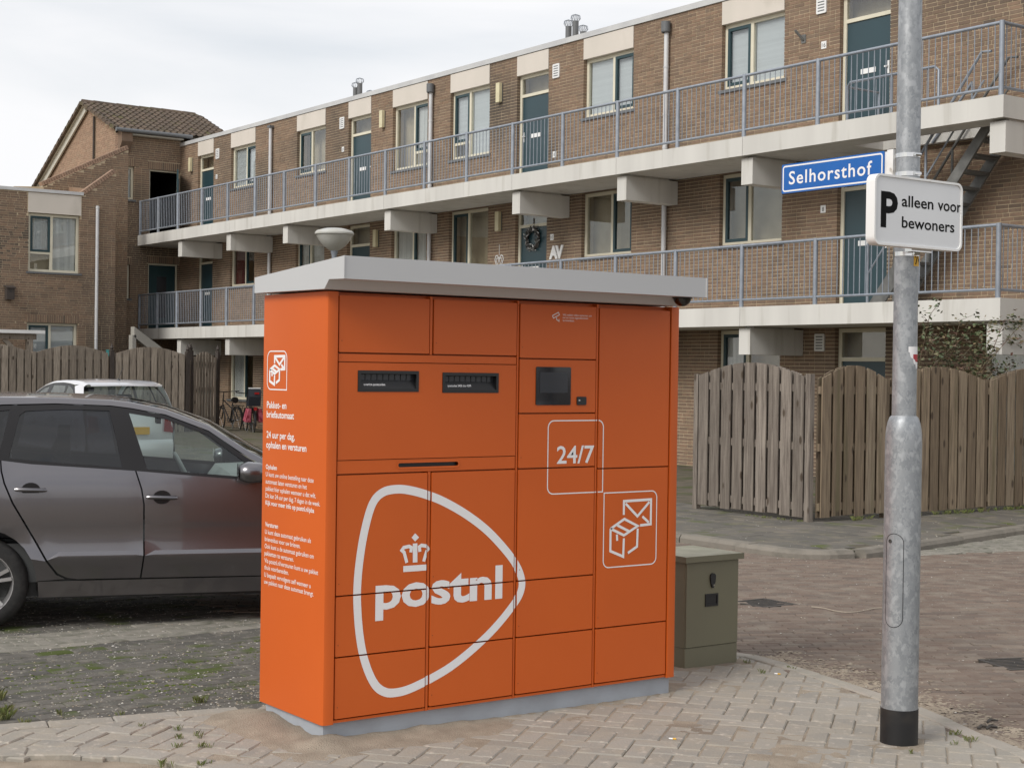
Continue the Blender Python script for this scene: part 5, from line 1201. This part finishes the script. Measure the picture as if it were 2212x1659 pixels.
# ================================================================ climbing rose
rs=thing('climbing_rose','loose leafy climbing rose spilling above the brown fence at right','shrub',(15.2,12.7,KH))
stems=MB(); lv=MB(); random.seed(3)
tips=[(2008,682),(2075,692),(2140,705),(2170,690),(2195,730),(2205,700),(2120,760),(2060,740),(2100,800),(2190,790),(2030,720),(2150,750),(2090,720),(2180,820),(2050,790),(2130,820)]
for u,v in tips:
    T=ony(u,v,12.5+random.uniform(-.35,.35)); b0=Vector((15.0+random.uniform(-.4,.5),12.7+random.uniform(-.2,.2),KH-.02)); mid=b0.lerp(T,.6)+Vector((random.uniform(-.2,.2),random.uniform(-.15,.15),.25))
    pts=smoothline([b0,b0.lerp(mid,.5)+Vector((random.uniform(-.1,.1),0,0)),mid,T],6); stems.tube(pts,[.009-.006*i/len(pts) for i in range(len(pts))],5)
    br_=[]
    for i in range(len(pts)//3,len(pts)):
        p=pts[i]
        for _ in range(2):
            q=p+Vector((random.uniform(-.18,.18),random.uniform(-.15,.15),random.uniform(-.04,.16))); stems.tube([p,q],[.003,.0015],4,False); br_.append(q)
    for q in br_+[T]:
        for _ in range(random.randint(5,9)):
            c=q+Vector((random.gauss(0,.05),random.gauss(0,.05),random.gauss(0,.045))); a=Vector((random.uniform(-1,1),random.uniform(-1,1),random.uniform(-.6,.4))).normalized(); w=a.cross(Vector((random.uniform(-1,1),random.uniform(-1,1),1))).normalized(); l=random.uniform(.045,.075)
            up=a.cross(w)*.006; lv.add([c,c+a*l*.5+w*l*.32+up,c+a*l,c+a*l*.5-w*l*.32+up],[(0,1,2),(0,2,3)])
stems.build('stems','stem',rs); o=lv.build('leaves','leaf',rs); o['kind']='stuff'
# ================================================================ cars
def interp(x,T):
    if x<=T[0][0]:return T[0][1]
    for (a,p),(b,q) in zip(T,T[1:]):
        if x<=b:
            t=(x-a)/(b-a); return p+(q-p)*t
    return T[-1][1]
YB=[(.15,.74),(.20,.785),(.30,.818),(.40,.832),(.455,.845),(.475,.845),(.50,.828),(.56,.818),(.66,.826),(.78,.832),(.88,.830),(.95,.822),(1.0,.808),(1.04,.79),(1.15,.755),(1.30,.70),(1.40,.655),(1.44,.625),(1.47,.58),(1.50,.50)]
WX=[(-.75,.80),(-.6,.90),(-.3,.97),(0,1.0),(1.8,1.0),(2.3,.985),(2.8,.94),(3.1,.84),(3.25,.72)]
def ys(x,z): return interp(z,YB)*interp(x,WX)
def cdt(outline,holes=(),g=.07):
    P=[tuple(p) for p in outline]; E=[];pts=list(P);n=len(P);E+=[(i,(i+1)%n) for i in range(n)]
    for h in holes:
        k=len(pts);pts+=[tuple(p) for p in h];E+=[(k+i,k+(i+1)%len(h)) for i in range(len(h))]
    xs=[p[0] for p in P];zs=[p[1] for p in P]
    def near(p):
        for (i,j) in E:
            a,b=Vector(pts[i]),Vector(pts[j]);d=b-a;l=d.length_squared
            t=max(0,min(1,(Vector(p)-a).dot(d)/l)) if l else 0
            if (a+d*t-Vector(p)).length<g*.35:return True
        return False
    x=min(xs)+g/2
    gp=[];
    zl=[v[0] for v in YB if min(zs)<v[0]<max(zs)]
    while x<max(xs):
        for z in zl:
            q=(x,z)
            if inside(q,P) and not any(inside(q,h) for h in holes) and not near(q): gp.append(q)
        x+=g
    pts+=gp
    v,e,f,_,_,_=delaunay_2d_cdt([Vector(p) for p in pts],E,[],0,1e-5)
    F=[]
    for t in f:
        c=sum((v[i] for i in t),Vector((0,0)))/len(t)
        if inside(c,P) and not any(inside(c,h) for h in holes):F.append(tuple(t))
    return [(p.x,p.y) for p in v],F
def dens(P,m=.09):
    o=[]
    for i,p in enumerate(P):
        q=P[(i+1)%len(P)];l=math.hypot(q[0]-p[0],q[1]-p[1]);n=max(1,int(l/m));o+=[(p[0]+(q[0]-p[0])*k/n,p[1]+(q[1]-p[1])*k/n) for k in range(n)]
    return o
def car(label,loc,rz,paint,glassmats,group=None,extra=None):
    c=thing('parked_car',label,'car',loc,rz,group)
    def side(name,outl,m,holes=(),inset=0,both=True,g=.08,par=None,thick=0):
        vs,fs=cdt(dens(outl),[dens(h) for h in holes],g); r=[]
        for s in ((-1,1) if both else (-1,)):
            b=MB(); b.add([(x,s*(ys(x,z)-inset),z) for x,z in vs],fs)
            o=b.build(name,m,par or c,world=False,smooth=24)
            for p in o.data.polygons: pass
            r.append(o)
        return r
    arch=lambda cx,r_,a0,a1,n=14:[(cx+r_*math.cos(R(a0+(a1-a0)*k/n)),.31+r_*math.sin(R(a0+(a1-a0)*k/n))) for k in range(n+1)]
    bf=[(.962,1.016),(1.0,.90),(1.0155,.80),(1.019,.468),(1.0,.322)]
    fd=side('front_door',bf+[(1.99,.318),(2.03,.42),(2.055,.62),(2.05,.80),(2.00,.925),(1.66,.955)],paint)
    rd=side('rear_door',[(.952,1.017),(.990,.90),(1.0055,.80),(1.009,.468),(.990,.322),(.60,.322),(.535,.332),(.475,.362),(.41,.45),(.285,.672),(.20,.82),(.148,.944),(.128,1.02),(.122,1.085),(.30,1.062)],paint)
    side('quarter_panel',[(.113,1.09),(.118,1.02),(.138,.942),(.19,.815),(.275,.666),(.40,.443),(.465,.353),(.52,.325),(.36,.315)]+arch(0,.345,0,180)[0:]+[(-.345,.26),(-.66,.26),(-.70,.45),(-.70,.80),(-.64,1.0),(-.56,1.20),(-.42,1.40),(-.25,1.43),(-.13,1.40),(-.30,1.25),(-.36,1.13)],paint)
    side('front_fender',[(2.012,.925),(2.062,.80),(2.067,.62),(2.042,.42),(2.002,.318),(2.1,.31)]+arch(2.47,.345,180,0)+[(2.82,.26),(3.05,.26),(3.14,.40),(3.12,.60),(3.0,.74),(2.6,.86),(2.2,.93)],paint)
    side('sill',[(.352,.312),(2.118,.312),(2.125,.215),(.36,.205)],paint,inset=-.004)
    # wheel wells
    for wx in (0,2.47):
        for s in (-1,1):
            b=MB(); n=14; A=arch(wx,.35,-12,192,n); b.add([(x,s*(ys(x,z)-.012),z) for x,z in A]+[(x,s*.52,z) for x,z in A],[(i,i+1,n+2+i,n+1+i) for i in range(n)]); b.add([(x,s*.53,z) for x,z in A],[tuple(range(n+1))]); b.build('wheel_well','black_plastic',c,world=False)
    # daylight opening: black trim with panes
    dlo=[(-.35,1.135),(-.30,1.23),(-.16,1.37),(.0,1.415),(.12,1.432),(.45,1.442),(.80,1.432),(.93,1.416),(1.15,1.376),(1.43,1.270),(1.69,1.092),(1.96,.945),(1.66,.948),(1.02,1.010),(.95,1.016),(.30,1.056),(.10,1.088)]
    p1=[(-.28,1.145),(-.23,1.24),(-.12,1.34),(.02,1.39),(.165,1.405),(.105,1.115)]
    p2=[(.165,1.098),(.225,1.37),(.26,1.398),(.50,1.410),(.79,1.405),(.83,1.24),(.872,1.038),(.50,1.066)]
    p3=[(.915,1.388),(1.15,1.350),(1.42,1.248),(1.655,1.075),(1.660,.975),(1.35,1.0),(1.030,1.028)]
    side('window_trim',dlo,'trim',[p1,p2,p3],inset=.006)
    for P,gm in ((p1,1),(p2,1),(p3,0)): side('side_window',P,glassmats[gm],inset=.012)
    for s in (-1,1):
        b=MB(); b.bar((.62,s*(ys(.6,1.0)+.002),1.046),(1.0,s*(ys(1,1)+.002),1.016),.012,.014) if 0 else None
    # belt seal
    # roof, rails, screens
    lo=[(-.42,1.395),(-.25,1.43),(-.1,1.422),(.12,1.44),(.45,1.449),(.80,1.438),(.93,1.422),(1.15,1.382),(1.43,1.277),(1.69,1.10),(2.0,.935)]
    hi=[(-.46,1.43),(-.25,1.468),(-.1,1.480),(.12,1.487),(.45,1.487),(.80,1.474),(.93,1.460),(1.15,1.415),(1.43,1.312),(1.70,1.14),(2.05,.955)]
    n=len(lo)
    for s in (-1,1):
        b=MB(); rows=[]
        for k in range(n):
            (x0,z0),(x1,z1)=lo[k],hi[k]; y0=ys(x0,z0)-.002; y1=ys(x1,z0)-.055
            rows.append([(x0,s*y0,z0),(x0*.7+x1*.3,s*(y0-.012),z0*.6+z1*.4),(x0*.35+x1*.65,s*(y0*.55+y1*.45),z0*.2+z1*.8),(x1,s*y1,z1)])
        b.add([p for r_ in rows for p in r_],[(4*k+i,4*k+i+1,4*k+5+i,4*k+4+i) for k in range(n-1) for i in range(3)]); b.build('roof_rail',paint,c,world=False,smooth=60)
    edge=[(x1,ys(x1,z0)-.055,z1) for (x0,z0),(x1,z1) in zip(lo,hi)]
    def span(name,pts,m,crown,bow=0,ny=9):
        b=MB(); 
        for (x,y,z) in pts:
            for j in range(ny):
                t=-1+2*j/(ny-1); i_=pts.index((x,y,z))/max(1,len(pts)-1); bw=bow[0]+(bow[1]-bow[0])*i_ if isinstance(bow,tuple) else bow; b.v.append((x+bw*(1-t*t),y*t,z+crown*(1-t*t)))
        k=len(pts); b.f=[(i*ny+j,i*ny+j+1,(i+1)*ny+j+1,(i+1)*ny+j) for i in range(k-1) for j in range(ny-1)]; b.mi=[0]*len(b.f); return b.build(name,m,c,world=False,smooth=60)
    span('roof',[(-.50,edge[0][1]*.98,1.425)]+edge[0:7],paint,.022)
    span('windscreen',[edge[6],edge[7],edge[8],edge[9],(2.02,edge[10][1],.965)],glassmats[0],.022,(0,.10))
    span('bonnet',[(2.03,.72,.955),(2.3,.735,.915),(2.7,.72,.84),(3.0,.66,.735),(3.1,.6,.66)],paint,.03,.10)
    span('front_bumper',[(3.06,.66,.69),(3.14,.63,.60),(3.17,.63,.45),(3.16,.64,.30),(3.08,.66,.20)],paint,0,.10)
    gr=span('grille',[(3.175,.4,.62),(3.18,.4,.53)],'black_plastic',0,.095)
    span('tailgate_glass',[(-.47,.56,1.41),(-.56,.60,1.22),(-.64,.64,1.03)],glassmats[1],.0,-.05)
    span('spoiler',[(-.40,.56,1.452),(-.53,.56,1.43),(-.535,.55,1.405)],paint,.01,-.06)
    span('tailgate',[(-.645,.655,1.03),(-.69,.66,.85),(-.70,.66,.62)],paint,0,-.06)
    span('rear_bumper',[(-.70,.665,.62),(-.74,.66,.55),(-.74,.655,.36),(-.68,.66,.22)],paint,0,-.06)
    MB().box((-.79,-.26,.70),(-.765,.26,.81)).build('number_plate','yellow',c,world=False)
    for s in (-1,1):
        b=MB(); b.add([(-.705,s*.665,.72),(-.55,s*(ys(-.55,.75)+.004),.76),(-.52,s*(ys(-.52,.9)+.004),.93),(-.655,s*.66,.98),(-.735,s*.52,.96),(-.75,s*.50,.74)],[(0,1,2,3),(0,3,4,5)]); b.build('tail_light','lens_red',c,world=False)
        b=MB(); b.add([(3.02,s*.66,.73),(2.82,s*(ys(2.82,.78)+.004),.79),(2.85,s*(ys(2.85,.68)+.004),.68),(3.10,s*.62,.62),(3.14,s*.45,.64),(3.08,s*.48,.71)],[(0,1,2,3),(0,3,4,5)]); b.build('headlight','chrome',c,world=False)
    # mirrors
    for s in (-1,1):
        b=MB(); prof=[(-.10,.0,.0),(-.085,.045,.052),(-.03,.062,.068),(.05,.055,.062),(.10,.028,.035),(.12,0,0)]; n_=12
        for x,ry,rz_ in prof:
            for k in range(n_): a=2*math.pi*k/n_; b.v.append((1.70+x,s*(.93+ry*1.4*math.cos(a)),1.015+rz_*math.sin(a)+(-.01 if math.sin(a)<0 else 0)))
        m_=len(prof); b.f=[(i*n_+k,i*n_+(k+1)%n_,(i+1)*n_+(k+1)%n_,(i+1)*n_+k) for i in range(m_-1) for k in range(n_)]; b.mi=[0]*len(b.f)
        mo=b.build('mirror',paint,c,world=False,smooth=60); MB().bar((1.73,s*.80,.955),(1.72,s*.90,.985),.09,.05).build('mirror_arm','trim',mo,world=False)
        b=MB(); b.lathe([(0,-.012),(.06,-.012)],(1.615,s*.93,1.015),14,'x'); b.build('mirror_glass','chrome',mo,world=False)
    # handles
    for dset,hx,hz in ((rd,.305,.902),(fd,1.125,.846)):
        for o,s in zip(dset,(-1,1)):
            y=s*(ys(hx,hz)+.028); b=MB(); b.tube([(hx-.095,y-s*.012,hz+.003),(hx-.07,y,hz+.003),(hx+.07,y,hz-.003),(hx+.095,y-s*.012,hz-.004)],[.010,.0135,.0135,.010],8); h_=b.build('door_handle',paint,o,world=False,smooth=True)
            b=MB(); b.tube([(hx-.085,y-s*.012,hz),(hx-.085,y-s*.032,hz)],.01,6); b.build('handle_mount','trim',o,world=False); b=MB(); b.tube([(hx+.085,y-s*.012,hz),(hx+.085,y-s*.032,hz)],.01,6); b.build('handle_mount','trim',o,world=False)
            b=MB(); vs=[(hx+.058*math.cos(R(a)),s*(ys(hx,hz)+.0025),hz+.045*math.sin(R(a))) for a in range(0,360,20)]; b.add(vs,[tuple(range(len(vs)))]); b.build('handle_recess_shade','trim',o,world=False)  # flat dark oval paints the shade of the hollow behind the handle
    # underbody, interior
    b=MB(); b.box((-.6,-.70,.20),(3.0,.70,.30)); b.box((.36,-.74,.19),(2.1,.74,.24)); b.build('underbody','black_plastic',c,world=False)
    b=MB(); b.box((-.55,-.76,.301),(2.0,.76,.55)); b.build('cabin_floor','interior',c,world=False)
    b=MB(); b.prism([(1.50,.55),(1.52,.86),(1.60,.97),(1.95,.985),(2.1,.93),(2.1,.55)],lambda x,z:(x,-.74,z),lambda x,z:(x,.74,z)); da=b.build('dashboard','interior_light',c,world=False)
    b=MB(); b.box((1.49,-.10,.80),(1.52,.10,.93)); b.build('centre_vents','trim',da,world=False)
    b=MB(); n_=20
    for k in range(n_+1): pass
    cc=Vector((1.36,.36,.90)); b.tube([cc+Vector((math.sin(R(28))*.18*math.sin(2*math.pi*k/22)*-1,.18*math.cos(2*math.pi*k/22),.165*math.sin(2*math.pi*k/22))) for k in range(23)],.015,8); b.tube([cc,cc+Vector((.2,0,-.09))],.035,8); b.tube([cc+Vector((0,-.17,0)),cc+Vector((0,.17,0))],.018,6); b.build('steering_wheel','interior_light',c,world=False,smooth=True)
    for y in (-.36,.36):
        b=MB(); b.prism([(.55,.40),(1.08,.42),(1.12,.55),(.72,.56),(.55,1.06),(.43,1.08),(.50,.62)],lambda x,z:(x,y-.23,z),lambda x,z:(x,y+.23,z)); se=b.build('seat','interior',c,world=False)
        b=MB(); b.prism(rrect(y-.13,1.10,y+.13,1.27,.05,4),lambda a,z:(.46-.0,a,z),lambda a,z:(.54,a,z)); b.tube([(.50,y-.05,1.05),(.50,y-.05,1.12)],.008,6); b.tube([(.50,y+.05,1.05),(.50,y+.05,1.12)],.008,6); b.build('head_rest','interior',se,world=False)
    b=MB(); b.prism([(-.35,.45),(.22,.45),(.25,.56),(-.12,.58),(-.28,1.06),(-.40,1.06)],lambda x,z:(x,-.62,z),lambda x,z:(x,.62,z)); b.build('rear_seat','interior',c,world=False)
    b=MB(); b.box((1.12,-.12,1.30),(1.15,.12,1.37)); b.tube([(1.14,0,1.36),(1.19,0,1.43)],.012,6); b.build('rear_view_mirror','trim',c,world=False)
    # wheels
    for wx in (0,2.47):
        for s in (-1,1):
            yo=.80; t=MB().lathe([(.205,.09),(.24,.095),(.275,.085),(.297,.06),(.30,.0),(.297,-.06),(.275,-.085),(.24,-.095),(.205,-.09)],(wx,s*(yo-.09),.30),36,'y'); wh=t.build('wheel','rubber',c,world=False,smooth=50)
            b=MB(); q=lambda d:s*(yo-.09+d); b.lathe([(.205,.085*s),(.215,.09*s),(.20,.088*s),(.185,.05*s),(.18,-.05*s)],(wx,s*(yo-.09),.30),36,'y'); b.build('rim','rim',wh,world=False,smooth=40)
            MB().lathe([(0,.0),(.19,.0)],(wx,s*(yo-.10),.30),24,'y').build('brake_disc','steel_dark',wh,world=False)
            for k in range(5):
                for dd in (-9,9):
                    a=R(72*k+90+dd*1.0); a2=R(72*k+90+dd*.55); b=MB(); b.bar((wx+.04*math.cos(a2),q(.062),.30+.04*math.sin(a2)),(wx+.197*math.cos(a),q(.078),.30+.197*math.sin(a)),.022,.03,up=(0,s,0)); b.build('spoke','rim',wh,world=False)
            MB().lathe([(.05,.05*s),(.045,.075*s),(0,.078*s)],(wx,s*(yo-.09),.30),14,'y').build('hub_cap','rim',wh,world=False,smooth=30)
    b=MB(); b.lathe([(.03,0),(.022,.02),(0,.03)],(-.2,0,1.49),12); b.tube([(-.2,0,1.51),(-.36,0,1.68)],.004,5); b.build('aerial','black_plastic',c,world=False)
    return c
O_=onz(-45,1362); yw=R(-20); axis=Vector((-math.sin(yw),math.cos(yw),0))
gc=O_+axis*.80
car('dark grey hatchback parked left of the orange locker','%s'%0 and (gc.x,gc.y,-.004),yw,'car_grey',('car_glass','car_glass_dark'))
car('silver white hatchback parked behind the dark grey hatchback, by the far fence',(8.75,22.45,-.02),R(90),'car_white',('car_glass','car_glass'))
car('dark car parked left of the silver white hatchback, mostly cut off by the left edge',(5.6,24.3,-.02),R(90),'car_dark',('car_glass','car_glass_dark'))
